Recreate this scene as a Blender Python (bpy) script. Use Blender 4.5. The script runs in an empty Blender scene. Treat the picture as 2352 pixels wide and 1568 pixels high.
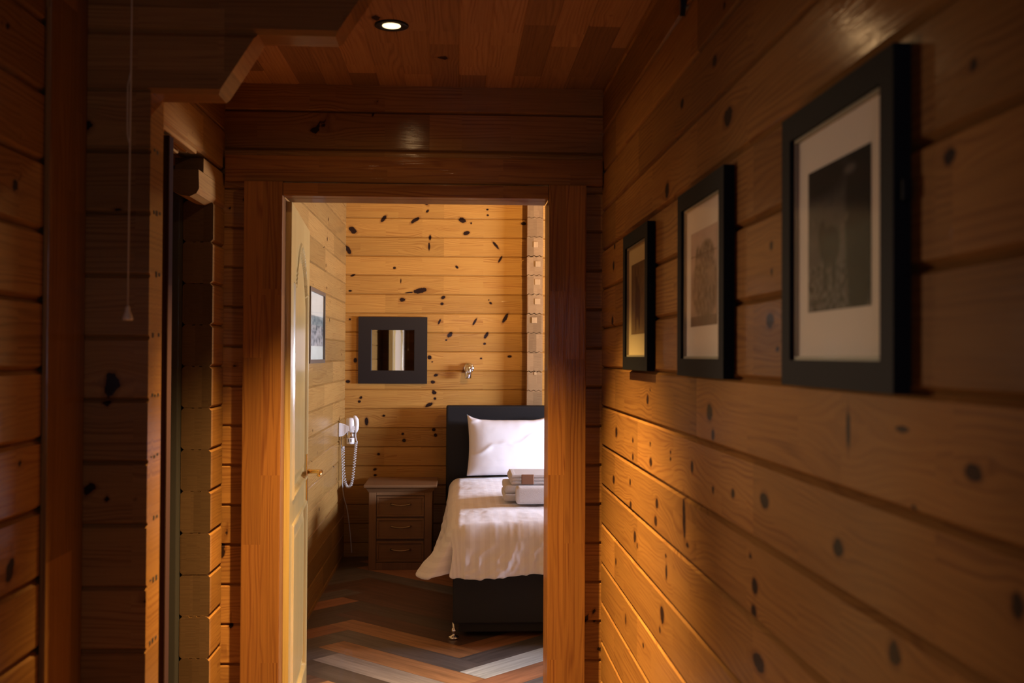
import bpy, bmesh, math, random
import numpy as np
from mathutils import Vector, Matrix, noise as mnoise

# ---------------------------------------------------------------- camera, world, light
SC = bpy.context.scene
COL = SC.collection
cam_d = bpy.data.cameras.new('camera'); cam = bpy.data.objects.new('camera', cam_d); COL.objects.link(cam)
cam_d.sensor_width = 36.0; cam_d.lens = 36.0
cam_d.clip_start = 0.05
cam.matrix_world = Matrix(((0.998578, -0.005751, -0.05299, 0.0),
                           (-0.053066, -0.014009, -0.998493, 0.0),
                           (0.005, 0.999885, -0.014295, 1.40),
                           (0, 0, 0, 1)))
cam_d.dof.use_dof = True; cam_d.dof.focus_distance = 4.8; cam_d.dof.aperture_fstop = 4.5
SC.camera = cam
SC.view_settings.view_transform = 'Standard'; SC.view_settings.look = 'None'
SC.view_settings.exposure = 0.0; SC.view_settings.gamma = 1.0
SC.view_settings.use_curve_mapping = False

world = bpy.data.worlds.new('world'); SC.world = world; world.use_nodes = True
bg = world.node_tree.nodes['Background']
bg.inputs[0].default_value = (0.60, 0.58, 1.0, 1); bg.inputs[1].default_value = 0.3

def lamp(name, kind, loc, power, color, rot=(0, 0, 0), **kw):
    d = bpy.data.lights.new(name, kind); d.energy = power; d.color = color
    for k, v in kw.items(): setattr(d, k, v)
    o = bpy.data.objects.new(name, d); COL.objects.link(o); o.location = loc; o.rotation_euler = rot
    return o
PI = math.pi
WARM = (1.0, 0.60, 0.27)
# daylight through the bedroom window in the right-hand wall
lamp('window_daylight', 'AREA', (3.30, 5.50, 1.30), 300, (0.74, 0.80, 1.0), (0, PI/2 + 0.0, 0), shape='RECTANGLE', size=0.40, size_y=1.18)
# added dim fill behind the camera, supplies the corridor's ambient light
lamp('rear_fill', 'AREA', (0.075, -1.29, 1.50), 5.5, (0.85, 0.76, 0.98), (PI/2, 0, 0), shape='RECTANGLE', size=0.55, size_y=0.80)
# ---------------------------------------------------------------- materials
def new_mat(name):
    m = bpy.data.materials.new(name); m.use_nodes = True
    nt = m.node_tree; b = nt.nodes['Principled BSDF']
    return m, nt, b
class NB:
    def __init__(s, nt): s.nt = nt; s.L = nt.links
    def n(s, t, **kw):
        nd = s.nt.nodes.new(t)
        for k, v in kw.items(): setattr(nd, k, v)
        return nd
    def set(s, sock, v):
        if isinstance(v, bpy.types.NodeSocket): s.L.new(v, sock)
        else: sock.default_value = v
    def math(s, op, a, b=0.0, c=None, clamp=False):
        nd = s.n('ShaderNodeMath', operation=op, use_clamp=clamp)
        s.set(nd.inputs[0], a); s.set(nd.inputs[1], b)
        if c is not None: s.set(nd.inputs[2], c)
        return nd.outputs[0]
    def comb(s, x, y, z=0.0):
        nd = s.n('ShaderNodeCombineXYZ')
        for i, v in enumerate((x, y, z)): s.set(nd.inputs[i], v)
        return nd.outputs[0]
    def noise(s, vec, scale=1.0, detail=2.0, rough=0.5, dist=0.0):
        nd = s.n('ShaderNodeTexNoise'); s.L.new(vec, nd.inputs['Vector'])
        nd.inputs['Scale'].default_value = scale; nd.inputs['Detail'].default_value = detail
        nd.inputs['Roughness'].default_value = rough; nd.inputs['Distortion'].default_value = dist
        return nd.outputs[0]
    def mix(s, f, a, b, mode='MIX'):
        nd = s.n('ShaderNodeMix', data_type='RGBA', blend_type=mode)
        s.set(nd.inputs[0], f); s.set(nd.inputs[6], a); s.set(nd.inputs[7], b)
        return nd.outputs[2]
    def ramp(s, v, lo, hi, a=0.0, b=1.0):
        nd = s.n('ShaderNodeMapRange'); nd.interpolation_type = 'SMOOTHSTEP'
        s.set(nd.inputs[0], v)
        for i, x in enumerate((lo, hi, a, b)): nd.inputs[i + 1].default_value = x
        return nd.outputs[0]
    def brick(s, vec, w, h, off=0.37):
        nd = s.n('ShaderNodeTexBrick'); s.L.new(vec, nd.inputs['Vector'])
        nd.offset = off; nd.offset_frequency = 2; nd.squash = 1.0
        nd.inputs['Color1'].default_value = (0, 0, 0, 1); nd.inputs['Color2'].default_value = (1, 1, 1, 1)
        nd.inputs['Scale'].default_value = 1.0; nd.inputs['Mortar Size'].default_value = 0.0
        nd.inputs['Mortar Smooth'].default_value = 0.0; nd.inputs['Bias'].default_value = 0.0
        nd.inputs['Brick Width'].default_value = w; nd.inputs['Row Height'].default_value = h
        return s.math('MULTIPLY', nd.outputs['Color'], 1.0)
def c4(c): return (c[0], c[1], c[2], 1.0)

def wood(name, light, dark, piece=(1.1, 0.1335), lam=(0.43, 0.0445), tone=0.22, lamt=0.22, ring=0.5, fine=0.35, freq=80.0,
         rough=0.65, coat=0.24, coat_rough=0.13, spec=0.04, bump=0.16, endgrain=False, knot=(0.018, 0.008, 0.006)):
    m, nt, b = new_mat(name); N = NB(nt)
    uv = N.n('ShaderNodeUVMap').outputs[0]
    sp = N.n('ShaderNodeSeparateXYZ'); N.L.new(uv, sp.inputs[0]); u, v = sp.outputs[0], sp.outputs[1]
    wa = N.n('ShaderNodeAttribute', attribute_name='warp').outputs['Fac']
    kn = N.n('ShaderNodeAttribute', attribute_name='knot').outputs['Fac']
    pv = N.comb(N.math('ADD', u, 57.3), N.math('ADD', v, piece[1] * 200))
    ta = N.brick(pv, piece[0], piece[1])
    lv = N.comb(N.math('ADD', u, 33.1), N.math('ADD', v, lam[1] * 300))
    tb = N.brick(lv, lam[0], lam[1], 0.61)
    seed = N.math('ADD', N.math('MULTIPLY', ta, 31.0), N.math('MULTIPLY', tb, 17.0))
    vw = N.math('ADD', v, wa)
    n0 = N.noise(N.comb(N.math('MULTIPLY', u, 1.0), N.math('MULTIPLY', vw, 9.0), seed), 1.0, 2.0)
    ph = N.math('ADD', N.math('MULTIPLY', vw, freq), N.math('MULTIPLY', n0, 9.0))
    rg = N.math('POWER', N.math('MULTIPLY_ADD', N.math('SINE', N.math('MULTIPLY', ph, 6.283)), 0.5, 0.5), 2.2)
    fg = N.noise(N.comb(N.math('MULTIPLY', u, 5.0), N.math('MULTIPLY', vw, 260.0), seed), 1.0, 3.0, 0.6)
    big = N.noise(N.comb(N.math('MULTIPLY', u, 1.6), N.math('MULTIPLY', vw, 7.0), seed), 1.0, 2.0)
    f = N.math('MULTIPLY', rg, N.math('MULTIPLY', N.ramp(big, 0.3, 0.7), ring))
    f = N.math('ADD', f, N.math('MULTIPLY', N.ramp(fg, 0.35, 0.75), fine))
    f = N.math('ADD', f, N.math('MULTIPLY', N.math('SUBTRACT', tb, 0.5), lamt), clamp=True)
    col = N.mix(f, c4(light), c4(dark))
    br = N.math('MULTIPLY_ADD', N.math('SUBTRACT', ta, 0.5), 2 * tone, 1.0)
    br = N.math('MULTIPLY', br, N.math('MULTIPLY_ADD', big, 0.3, 0.85))
    col = N.mix(1.0, col, N.comb(br, br, br), 'MULTIPLY')
    halo = N.math('MULTIPLY', N.ramp(kn, 0.45, 0.72), 0.55)
    col = N.mix(halo, col, c4((dark[0] * .6, dark[1] * .45, dark[2] * .4)))
    kz = N.noise(N.comb(N.math('MULTIPLY', u, 45.0), N.math('MULTIPLY', v, 60.0), seed), 1.0, 2.0)
    kc = N.math('ADD', kn, N.math('MULTIPLY', N.math('SUBTRACT', kz, 0.5), 0.26))
    col = N.mix(N.ramp(kc, 0.655, 0.70), col, c4(knot))
    N.L.new(col, b.inputs['Base Color'])
    b.inputs['Roughness'].default_value = rough
    b.inputs['Coat Weight'].default_value = coat; b.inputs['Coat Roughness'].default_value = coat_rough
    b.inputs['Specular IOR Level'].default_value = spec
    bp = N.n('ShaderNodeBump'); bp.inputs['Strength'].default_value = bump; bp.inputs['Distance'].default_value = 0.002
    rip = N.noise(N.comb(N.math('MULTIPLY', u, 7.0), N.math('MULTIPLY', v, 45.0), seed), 1.0, 2.0)
    N.L.new(N.math('ADD', fg, N.math('MULTIPLY', rip, 1.2)), bp.inputs['Height'])
    N.L.new(bp.outputs[0], b.inputs['Normal'])
    N.L.new(bp.outputs[0], b.inputs['Coat Normal'])
    return m

def plain(name, color, rough=0.5, metal=0.0, coat=0.0, spec=0.5, bump=None, emit=None, var=0.0):
    m, nt, b = new_mat(name); N = NB(nt)
    b.inputs['Roughness'].default_value = rough; b.inputs['Metallic'].default_value = metal
    b.inputs['Coat Weight'].default_value = coat; b.inputs['Specular IOR Level'].default_value = spec
    tc = N.n('ShaderNodeTexCoord').outputs['Object']
    nz = N.noise(tc, bump[0] if bump else 18.0, 4.0, 0.6)
    col = N.mix(N.math('MULTIPLY', nz, var if var else 0.12), c4(color), c4([c * .75 for c in color]))
    N.L.new(col, b.inputs['Base Color'])
    if bump:
        bp = N.n('ShaderNodeBump'); bp.inputs['Strength'].default_value = bump[1]; bp.inputs['Distance'].default_value = bump[2]
        N.L.new(nz, bp.inputs['Height']); N.L.new(bp.outputs[0], b.inputs['Normal'])
    if emit:
        b.inputs['Emission Color'].default_value = c4(emit[0]); b.inputs['Emission Strength'].default_value = emit[1]
    return m

def painted(name, rough=0.5, coat=0.0, grain=False, spec=0.5):
    m, nt, b = new_mat(name); N = NB(nt); b.inputs['Specular IOR Level'].default_value = spec
    at = N.n('ShaderNodeVertexColor'); at.layer_name = 'tint'
    col = at.outputs[0]
    if grain:
        uv = N.n('ShaderNodeUVMap').outputs[0]
        sp = N.n('ShaderNodeSeparateXYZ'); N.L.new(uv, sp.inputs[0])
        g = N.noise(N.comb(N.math('MULTIPLY', sp.outputs[0], 3.0), N.math('MULTIPLY', sp.outputs[1], 60.0)), 1.0, 5.0, 0.65, 0.4)
        g2 = N.noise(N.comb(N.math('MULTIPLY', sp.outputs[0], 1.6), N.math('MULTIPLY', sp.outputs[1], 14.0)), 1.0, 3.0, 0.6, 0.8)
        k = N.math('MULTIPLY_ADD', N.math('ADD', N.ramp(g, .3, .7), N.ramp(g2, .3, .7)), 0.36, 0.60)
        col = N.mix(1.0, col, N.comb(k, k, k), 'MULTIPLY')
        bp = N.n('ShaderNodeBump'); bp.inputs['Strength'].default_value = 0.08; bp.inputs['Distance'].default_value = 0.002
        N.L.new(g, bp.inputs['Height']); N.L.new(bp.outputs[0], b.inputs['Normal'])
    N.L.new(col, b.inputs['Base Color'])
    b.inputs['Roughness'].default_value = rough; b.inputs['Coat Weight'].default_value = coat
    return m

M = {}
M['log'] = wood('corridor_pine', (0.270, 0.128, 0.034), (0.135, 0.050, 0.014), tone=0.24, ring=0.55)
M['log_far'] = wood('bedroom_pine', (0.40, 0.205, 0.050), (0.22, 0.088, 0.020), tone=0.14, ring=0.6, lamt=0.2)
M['log_far_shaded'] = wood('bedroom_pine_shaded', (0.30, 0.165, 0.050), (0.17, 0.078, 0.022), tone=0.16, ring=0.5, lamt=0.22, coat=0.4)  # same pine as the back wall, with this side's shade put into the colour
M['board'] = wood('ceiling_pine', (0.29, 0.145, 0.072), (0.15, 0.066, 0.032), piece=(0.52, 0.09), lam=(0.9, 0.045), tone=0.38, lamt=0.2)
M['casing'] = wood('casing_pine', (0.19, 0.078, 0.020), (0.10, 0.032, 0.010), piece=(0.62, 0.064), lam=(2.4, 0.021), tone=0.13, lamt=0.16, ring=0.75, fine=0.3, freq=60)
M['door'] = wood('door_pine', (0.38, 0.265, 0.10), (0.23, 0.14, 0.048), piece=(4, 0.09), lam=(4, 0.03), tone=0.07, lamt=0.10, ring=0.55, fine=0.3, rough=0.3)
M['stand'] = wood('nightstand_wood', (0.20, 0.105, 0.048), (0.13, 0.062, 0.028), piece=(1.2, 0.12), lam=(1.2, 0.04), tone=0.08, ring=0.3, rough=0.4)
M['stand2'] = wood('plug_wood', (0.38, 0.24, 0.12), (0.30, 0.18, 0.08), ring=0.2, coat=0.0)
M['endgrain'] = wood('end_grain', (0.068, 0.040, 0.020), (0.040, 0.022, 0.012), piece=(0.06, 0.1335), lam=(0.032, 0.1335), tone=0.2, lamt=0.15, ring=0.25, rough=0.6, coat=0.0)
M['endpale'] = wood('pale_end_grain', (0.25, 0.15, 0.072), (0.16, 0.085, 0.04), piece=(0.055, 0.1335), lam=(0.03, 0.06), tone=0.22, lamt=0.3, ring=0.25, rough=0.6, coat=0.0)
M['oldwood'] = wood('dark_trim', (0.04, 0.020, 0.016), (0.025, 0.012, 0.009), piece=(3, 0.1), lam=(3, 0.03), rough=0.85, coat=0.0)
M['floor'] = painted('floor_planks', rough=0.42, coat=0.15, grain=True)
M['print'] = painted('photo_print', rough=0.8, spec=0.08)
M['mat'] = plain('mount_board', (0.90, 0.77, 0.70), 0.9, spec=0.1)
M['black'] = plain('black_frame', (0.007, 0.007, 0.008), 0.6, spec=0.05, var=0.3)
M['wenge'] = plain('dark_brown_frame', (0.016, 0.011, 0.010), 0.6, spec=0.2, var=0.3)
M['lip'] = plain('frame_inner_edge', (0.34, 0.27, 0.18), 0.6)
M['mirror'] = plain('mirror_glass', (0.82, 0.84, 0.82), 0.02, metal=1.0)
M['chrome'] = plain('chrome', (0.78, 0.78, 0.78), 0.08, metal=1.0)
M['brass'] = plain('brass', (0.80, 0.52, 0.18), 0.2, metal=1.0)
M['dullbrass'] = plain('dull_brass', (0.34, 0.24, 0.14), 0.42, metal=1.0)
M['plastic'] = plain('white_plastic', (0.78, 0.76, 0.76), 0.3, coat=0.3)
M['cord'] = plain('cord_rubber', (0.62, 0.60, 0.60), 0.4)
M['string'] = plain('cord_string', (0.50, 0.36, 0.20), 0.6)
M['bell'] = plain('pull_knob_plastic', (0.62, 0.46, 0.28), 0.4)
M['leather'] = plain('black_leather', (0.011, 0.010, 0.011), 0.5, spec=0.25, bump=(120, 0.25, 0.002), var=0.3)
M['base'] = plain('black_divan_fabric', (0.020, 0.019, 0.022), 0.85, bump=(300, 0.4, 0.002), var=0.3)
M['sheet'] = plain('mattress_fabric', (0.7, 0.68, 0.68), 0.8)
M['pillow'] = plain('pillow_cotton', (0.82, 0.80, 0.83), 0.75, bump=(30, 0.15, 0.004), var=0.04)
M['towel'] = plain('terry_cotton', (0.76, 0.74, 0.76), 0.95, bump=(260, 0.9, 0.004), var=0.3)
M['packet'] = plain('brown_paper', (0.30, 0.15, 0.09), 0.6)
M['glow'] = plain('lamp_glow', (1, 0.9, 0.7), 0.4, emit=((1.0, 0.74, 0.40), 2.4))
M['blackmetal'] = plain('black_metal', (0.02, 0.02, 0.02), 0.35, metal=0.6)
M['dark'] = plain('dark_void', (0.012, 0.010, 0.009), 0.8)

def duvet_mat():
    m, nt, b = new_mat('striped_cotton'); N = NB(nt)
    uv = N.n('ShaderNodeUVMap').outputs[0]
    sp = N.n('ShaderNodeSeparateXYZ'); N.L.new(uv, sp.inputs[0])
    st = N.ramp(N.math('PINGPONG', sp.outputs[0], 0.024), 0.009, 0.014)
    nz = N.noise(N.n('ShaderNodeTexCoord').outputs['Object'], 40.0, 3.0)
    col = N.mix(st, (0.80, 0.77, 0.80, 1), (0.745, 0.71, 0.745, 1))
    N.L.new(col, b.inputs['Base Color'])
    N.L.new(N.math('MULTIPLY_ADD', st, 0.2, 0.55), b.inputs['Roughness'])
    b.inputs['Sheen Weight'].default_value = 0.2
    bp = N.n('ShaderNodeBump'); bp.inputs['Strength'].default_value = 0.12; bp.inputs['Distance'].default_value = 0.004
    N.L.new(nz, bp.inputs['Height']); N.L.new(bp.outputs[0], b.inputs['Normal'])
    return m
M['duvet'] = duvet_mat()

def glass_mat():
    # clear picture glass: mostly see-through with a reflective surface
    m = bpy.data.materials.new('picture_glass'); m.use_nodes = True; nt = m.node_tree; N = NB(nt)
    nt.nodes.remove(nt.nodes['Principled BSDF'])
    tr = N.n('ShaderNodeBsdfTransparent'); tr.inputs[0].default_value = (0.95, 0.97, 0.96, 1)
    gl = N.n('ShaderNodeBsdfGlossy'); gl.inputs['Roughness'].default_value = 0.08
    fr = N.n('ShaderNodeFresnel'); fr.inputs[0].default_value = 1.16
    mx = N.n('ShaderNodeMixShader'); bf = N.n('ShaderNodeNewGeometry').outputs['Backfacing']
    N.L.new(N.math('MULTIPLY', fr.outputs[0], N.math('SUBTRACT', 1.0, bf)), mx.inputs[0])
    N.L.new(tr.outputs[0], mx.inputs[1]); N.L.new(gl.outputs[0], mx.inputs[2])
    N.L.new(mx.outputs[0], nt.nodes['Material Output'].inputs[0])
    return m
M['glass'] = glass_mat()

# ---------------------------------------------------------------- mesh helpers
def tag(o, label=None, cat=None, group=None, kind=None):
    if label: o['label'] = label
    if cat: o['category'] = cat
    if group: o['group'] = group
    if kind: o['kind'] = kind
    return o
def empty(name, loc=(0, 0, 0), rot=(0, 0, 0)):
    o = bpy.data.objects.new(name, None); COL.objects.link(o); o.location = loc; o.rotation_euler = rot
    o.empty_display_size = 0.05
    return o
def box_uv(me, grain='x', voff=0.0):
    """metric UVs: u along the grain axis, v across it"""
    if not me.uv_layers: me.uv_layers.new(name='UVMap')
    uvl = me.uv_layers.active.data; g = 'xyz'.index(grain)
    for p in me.polygons:
        n = p.normal; ax = max(range(3), key=lambda i: abs(n[i]))
        if ax == g: a, b2 = [i for i in range(3) if i != g]
        else: a = g; b2 = [i for i in range(3) if i not in (g, ax)][0]
        for li in p.loop_indices:
            co = me.vertices[me.loops[li].vertex_index].co
            uvl[li].uv = (co[a] + ax * 3.7, co[b2] + voff)
def link_bm(name, bm, mat, parent=None, grain='x', smooth=False, voff=0.0, loc=None, rot=None):
    me = bpy.data.meshes.new(name); bm.normal_update(); bm.to_mesh(me); bm.free()
    for mm in (mat if isinstance(mat, (list, tuple)) else [mat]): me.materials.append(mm)
    box_uv(me, grain, voff)
    if smooth: me.polygons.foreach_set('use_smooth', [True] * len(me.polygons))
    o = bpy.data.objects.new(name, me); COL.objects.link(o)
    if parent is not None: o.parent = parent
    if loc is not None: o.location = loc
    if rot is not None: o.rotation_euler = rot
    return o
def bm_box(bm, x0, x1, y0, y1, z0, z1, bev=0.0, seg=2, mi=0):
    vs = [bm.verts.new(c) for c in ((x0, y0, z0), (x1, y0, z0), (x1, y1, z0), (x0, y1, z0), (x0, y0, z1), (x1, y0, z1), (x1, y1, z1), (x0, y1, z1))]
    fs = [bm.faces.new([vs[i] for i in q]) for q in ((0, 3, 2, 1), (4, 5, 6, 7), (0, 1, 5, 4), (1, 2, 6, 5), (2, 3, 7, 6), (3, 0, 4, 7))]
    for f in fs: f.material_index = mi
    if bev > 0:
        es = list({e for f in fs for e in f.edges})
        r = bmesh.ops.bevel(bm, geom=es, offset=bev, segments=seg, affect='EDGES', profile=0.6)
        for f in r['faces']: f.material_index = mi
    return vs
def boxo(name, x0, x1, y0, y1, z0, z1, mat, parent=None, grain='x', bev=0.003, seg=2, voff=0.0):
    bm = bmesh.new(); bm_box(bm, x0, x1, y0, y1, z0, z1, bev, seg)
    return link_bm(name, bm, mat, parent, grain, voff=voff)
def bm_prism(bm, pts, axis, a0, a1):
    """extrude a closed 2-D outline along an axis ('x','y','z')"""
    def P(p, a):
        return {'x': (a, p[0], p[1]), 'y': (p[0], a, p[1]), 'z': (p[0], p[1], a)}[axis]
    A = [bm.verts.new(P(p, a0)) for p in pts]; B = [bm.verts.new(P(p, a1)) for p in pts]
    bm.faces.new(A); bm.faces.new(B[::-1])
    n = len(pts)
    for i in range(n): bm.faces.new((A[i], B[i], B[(i + 1) % n], A[(i + 1) % n]))
    bmesh.ops.recalc_face_normals(bm, faces=bm.faces[:])
def bm_lathe(bm, prof, c, axis='z', seg=32, cap=True):
    rings = []
    for r, h in prof:
        ring = []
        for i in range(seg):
            a = 2 * PI * i / seg; x, y = r * math.cos(a), r * math.sin(a)
            p = {'z': (x, y, h), 'y': (x, h, y), 'x': (h, x, y)}[axis]
            ring.append(bm.verts.new((c[0] + p[0], c[1] + p[1], c[2] + p[2])))
        rings.append(ring)
    for a, b2 in zip(rings, rings[1:]):
        for i in range(seg): bm.faces.new((a[i], a[(i + 1) % seg], b2[(i + 1) % seg], b2[i]))
    if cap: bm.faces.new(rings[0][::-1]); bm.faces.new(rings[-1])
    bmesh.ops.recalc_face_normals(bm, faces=bm.faces[:])
def bm_tube(bm, pts, r, seg=10, cap=True):
    pts = [Vector(p) for p in pts]; n = len(pts)
    rs = r if isinstance(r, (list, tuple)) else [r] * n
    t0 = (pts[1] - pts[0]).normalized(); up = Vector((0, 0, 1)) if abs(t0.z) < .9 else Vector((1, 0, 0))
    nx = t0.cross(up).normalized(); rings = []
    for i, p in enumerate(pts):
        t = (pts[min(i + 1, n - 1)] - pts[max(i - 1, 0)]).normalized()
        nx = (nx - t * nx.dot(t)).normalized(); ny = t.cross(nx)
        rings.append([bm.verts.new(p + (nx * math.cos(2 * PI * k / seg) + ny * math.sin(2 * PI * k / seg)) * rs[i]) for k in range(seg)])
    for a, b2 in zip(rings, rings[1:]):
        for i in range(seg): bm.faces.new((a[i], a[(i + 1) % seg], b2[(i + 1) % seg], b2[i]))
    if cap: bm.faces.new(rings[0][::-1]); bm.faces.new(rings[-1])
    bmesh.ops.recalc_face_normals(bm, faces=bm.faces[:])

def knot_fields(Uc, Zc, knots):
    k = np.zeros_like(Uc); w = np.zeros_like(Uc)
    for (ku, kz, ru, rz, ang) in knots:
        du = Uc - ku; dz = Zc - kz
        msk = (np.abs(du) < 0.4) & (np.abs(dz) < 0.15)
        if not msk.any(): continue
        d, e = du[msk], dz[msk]; a = math.radians(ang)
        p = d * math.cos(a) + e * math.sin(a); q = -d * math.sin(a) + e * math.cos(a)
        r = np.sqrt((p / ru) ** 2 + (q / rz) ** 2)
        k[msk] = np.maximum(k[msk], np.clip(1 - r / 3, 0, 1))
        R = max(rz, 0.5 * min(ru, 0.02))
        w[msk] += -R * 1.3 * np.tanh(e / R) * np.exp(-(d / (3.5 * max(ru, R))) ** 2 - (e / (4 * R)) ** 2)
    return k, w
def rand_knots(seed, u0, u1, z0, z1, n, big=1.0):
    rg = random.Random(seed); out = []
    for _ in range(n):
        u = rg.uniform(u0, u1); z = rg.uniform(z0, z1)
        s = rg.choice((0.006, 0.008, 0.011, 0.015)) * big
        out.append((u, z, s * rg.uniform(0.9, 1.8), s, rg.choice((0, 0, 20, -30, 60))))
        if rg.random() < 0.4: out.append((u + rg.uniform(-.01, .01), z + rg.choice((-1, 1)) * 0.035, s * .7, s * .6, 0))
    return out
def log_rows(z0, z1, g0, pitch, dz, depth=0.009, half=0.0065):
    """rows (z, depth) of a stacked-log face; grooves lie at g0 + k * pitch"""
    rows = set()
    def dep(z):
        d = abs((z - g0 + pitch / 2) % pitch - pitch / 2)
        return depth * max(0.0, 1 - d / half)
    k0 = math.floor((z0 - g0) / pitch) - 1; k = k0; zs = [z0, z1]
    while g0 + k * pitch < z1 + pitch:
        g = g0 + k * pitch
        zs += [g, g - half, g + half]
        n = max(2, int((pitch - 2 * half) / dz))
        zs += [g + half + (pitch - 2 * half) * i / n for i in range(1, n)]
        k += 1
    zs = sorted({round(z, 5) for z in zs if z0 - 1e-6 <= z <= z1 + 1e-6})
    return [(z, dep(z)) for z in zs]
def surf(O, U, V, Nn, us, rows, thick, knots=(), g0=0.0):
    """closed slab: carved front grid plus plain sides and back -> (verts, faces, uv, knot, warp)"""
    O, U, V, Nn = [np.array(a, float) for a in (O, U, V, Nn)]
    us = np.array(us); zs = np.array([r[0] for r in rows]); dp = np.array([r[1] for r in rows])
    nu, nz = len(us), len(zs)
    Ug, Zg = np.meshgrid(us, zs); Dg = np.repeat(dp[:, None], nu, 1)
    Vt = O + Ug[..., None] * U + Zg[..., None] * V - Dg[..., None] * Nn
    verts = Vt.reshape(-1, 3)
    i = np.arange((nz - 1) * (nu - 1)); r = i // (nu - 1); c = i % (nu - 1); a = r * nu + c
    quads = np.stack([a, a + 1, a + nu + 1, a + nu], 1)
    if np.dot(np.cross(U, V), Nn) < 0: quads = quads[:, ::-1]
    kf, wf = knot_fields(Ug.ravel(), Zg.ravel(), knots) if knots else (np.zeros(nu * nz), np.zeros(nu * nz))
    b0 = len(verts)
    back = np.array([O + u * U + z * V - thick * Nn for z in (zs[0], zs[-1]) for u in (us[0], us[-1])])
    verts = np.vstack([verts, back])
    faces = [tuple(q) for q in quads.tolist()]
    L = [k * nu for k in range(nz)]; Rr = [k * nu + nu - 1 for k in range(nz)]
    extra = [tuple(L[::-1] + [b0, b0 + 2]), tuple(Rr + [b0 + 3, b0 + 1]),
             tuple(list(range(nu)) + [b0 + 1, b0]), tuple(list(range((nz - 1) * nu, nz * nu))[::-1] + [b0 + 2, b0 + 3]),
             (b0, b0 + 1, b0 + 3, b0 + 2)]
    if np.dot(np.cross(U, V), Nn) < 0: extra = [e[::-1] for e in extra]
    uvv = np.concatenate([np.stack([Ug.ravel(), Zg.ravel() - g0], 1),
                          np.array([(u, z - g0) for z in (zs[0], zs[-1]) for u in (us[0], us[-1])])])
    return verts, faces + extra, uvv, np.concatenate([kf, np.zeros(4)]), np.concatenate([wf, np.zeros(4)])
def slab_obj(name, parts, mat, parent=None):
    V, Fc, UV, K, Wp = [], [], [], [], []; off = 0
    for (v, f, uv, k, w) in parts:
        V.append(v); Fc += [tuple(i + off for i in q) for q in f]; UV.append(uv); K.append(k); Wp.append(w); off += len(v)
    V = np.vstack(V); UV = np.vstack(UV); K = np.concatenate(K); Wp = np.concatenate(Wp)
    me = bpy.data.meshes.new(name); me.from_pydata(V.tolist(), [], Fc)
    me.materials.append(mat)
    uvl = me.uv_layers.new(name='UVMap')
    li = np.empty(len(me.loops), int); me.loops.foreach_get('vertex_index', li)
    uvl.data.foreach_set('uv', UV[li].ravel())
    for nm, arr in (('knot', K), ('warp', Wp)):
        at = me.attributes.new(nm, 'FLOAT', 'POINT'); at.data.foreach_set('value', arr.astype(np.float32))
    o = bpy.data.objects.new(name, me); COL.objects.link(o)
    if parent is not None: o.parent = parent
    return o
X3, Y3, Z3 = (1, 0, 0), (0, 1, 0), (0, 0, 1)
def rng(a, b, d): return list(np.linspace(a, b, max(2, int(round((b - a) / d)) + 1)))
KN_FAR = [[-0.229,2.473,0.0268,0.0126,-45],[-0.217,2.415,0.0143,0.0081,50],[-0.523,2.358,0.0303,0.0126,50],[-0.304,2.349,0.0375,0.0126,35],[0.027,2.355,0.0269,0.018,-25],[0.09,2.333,0.0072,0.0072,0],[-0.738,2.276,0.0319,0.0197,-40],[0.057,2.263,0.0233,0.0144,15],[0.204,2.431,0.009,0.0063,0],[0.206,2.391,0.009,0.0072,0],[0.46,2.335,0.0199,0.0108,0],[-0.768,2.137,0.0355,0.0143,-60],[-0.198,2.229,0.0089,0.0198,-5],[-0.204,2.166,0.0072,0.0269,0],[0.264,2.18,0.036,0.009,-50],[0.296,2.081,0.0252,0.0081,60],[-0.445,2.014,0.0107,0.009,0],[-0.009,2.024,0.0143,0.0081,-45],[-0.735,1.959,0.0177,0.0071,20],[-0.263,1.856,0.0491,0.0179,12],[-0.343,1.842,0.0357,0.0045,8],[-0.39,1.792,0.0214,0.0143,0],[-0.104,1.808,0.0161,0.0117,20],[-0.111,1.764,0.0125,0.0099,0],[0.23,1.772,0.0126,0.0081,-35],[0.217,1.794,0.0054,0.0045,0],[-0.4,1.922,0.0045,0.0179,0],[-0.752,1.85,0.0124,0.0063,0],[-0.129,1.639,0.0215,0.0072,65],[0.119,1.64,0.0287,0.0081,60],[0.334,1.667,0.0405,0.0117,60],[-0.056,1.548,0.0233,0.0143,45],[-0.08,1.51,0.0081,0.0063,0],[0.2,1.545,0.0252,0.0117,60],[0.189,1.486,0.0108,0.0081,0],[-0.196,1.388,0.0152,0.0134,-20],[-0.177,1.357,0.0063,0.0054,0],[-0.713,1.365,0.0124,0.0161,0],[0.165,1.383,0.0099,0.0063,0],[0.365,1.398,0.0162,0.009,0],[-0.15,1.265,0.017,0.0098,20],[-0.172,1.216,0.0161,0.0107,0],[-0.763,1.218,0.0159,0.0116,0],[-0.753,1.651,0.0089,0.0071,0],[-0.168,1.153,0.0107,0.0072,0],[-0.162,1.14,0.016,0.012,0],[-0.157,1.1,0.0107,0.0094,0],[-0.199,1.056,0.032,0.012,25],[-0.673,1.105,0.0119,0.0093,30],[-0.684,1.078,0.0106,0.0093,0],[-0.513,0.979,0.0106,0.008,0],[-0.632,0.939,0.0133,0.0293,0],[-0.163,0.882,0.0133,0.012,0],[-0.151,0.843,0.012,0.012,0],[-0.38,0.852,0.0106,0.0093,0],[-0.37,0.808,0.0133,0.0133,30],[-0.547,0.712,0.0119,0.0093,0],[-0.571,0.606,0.0133,0.0093,20],[-0.569,0.565,0.0119,0.008,0]]
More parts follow.
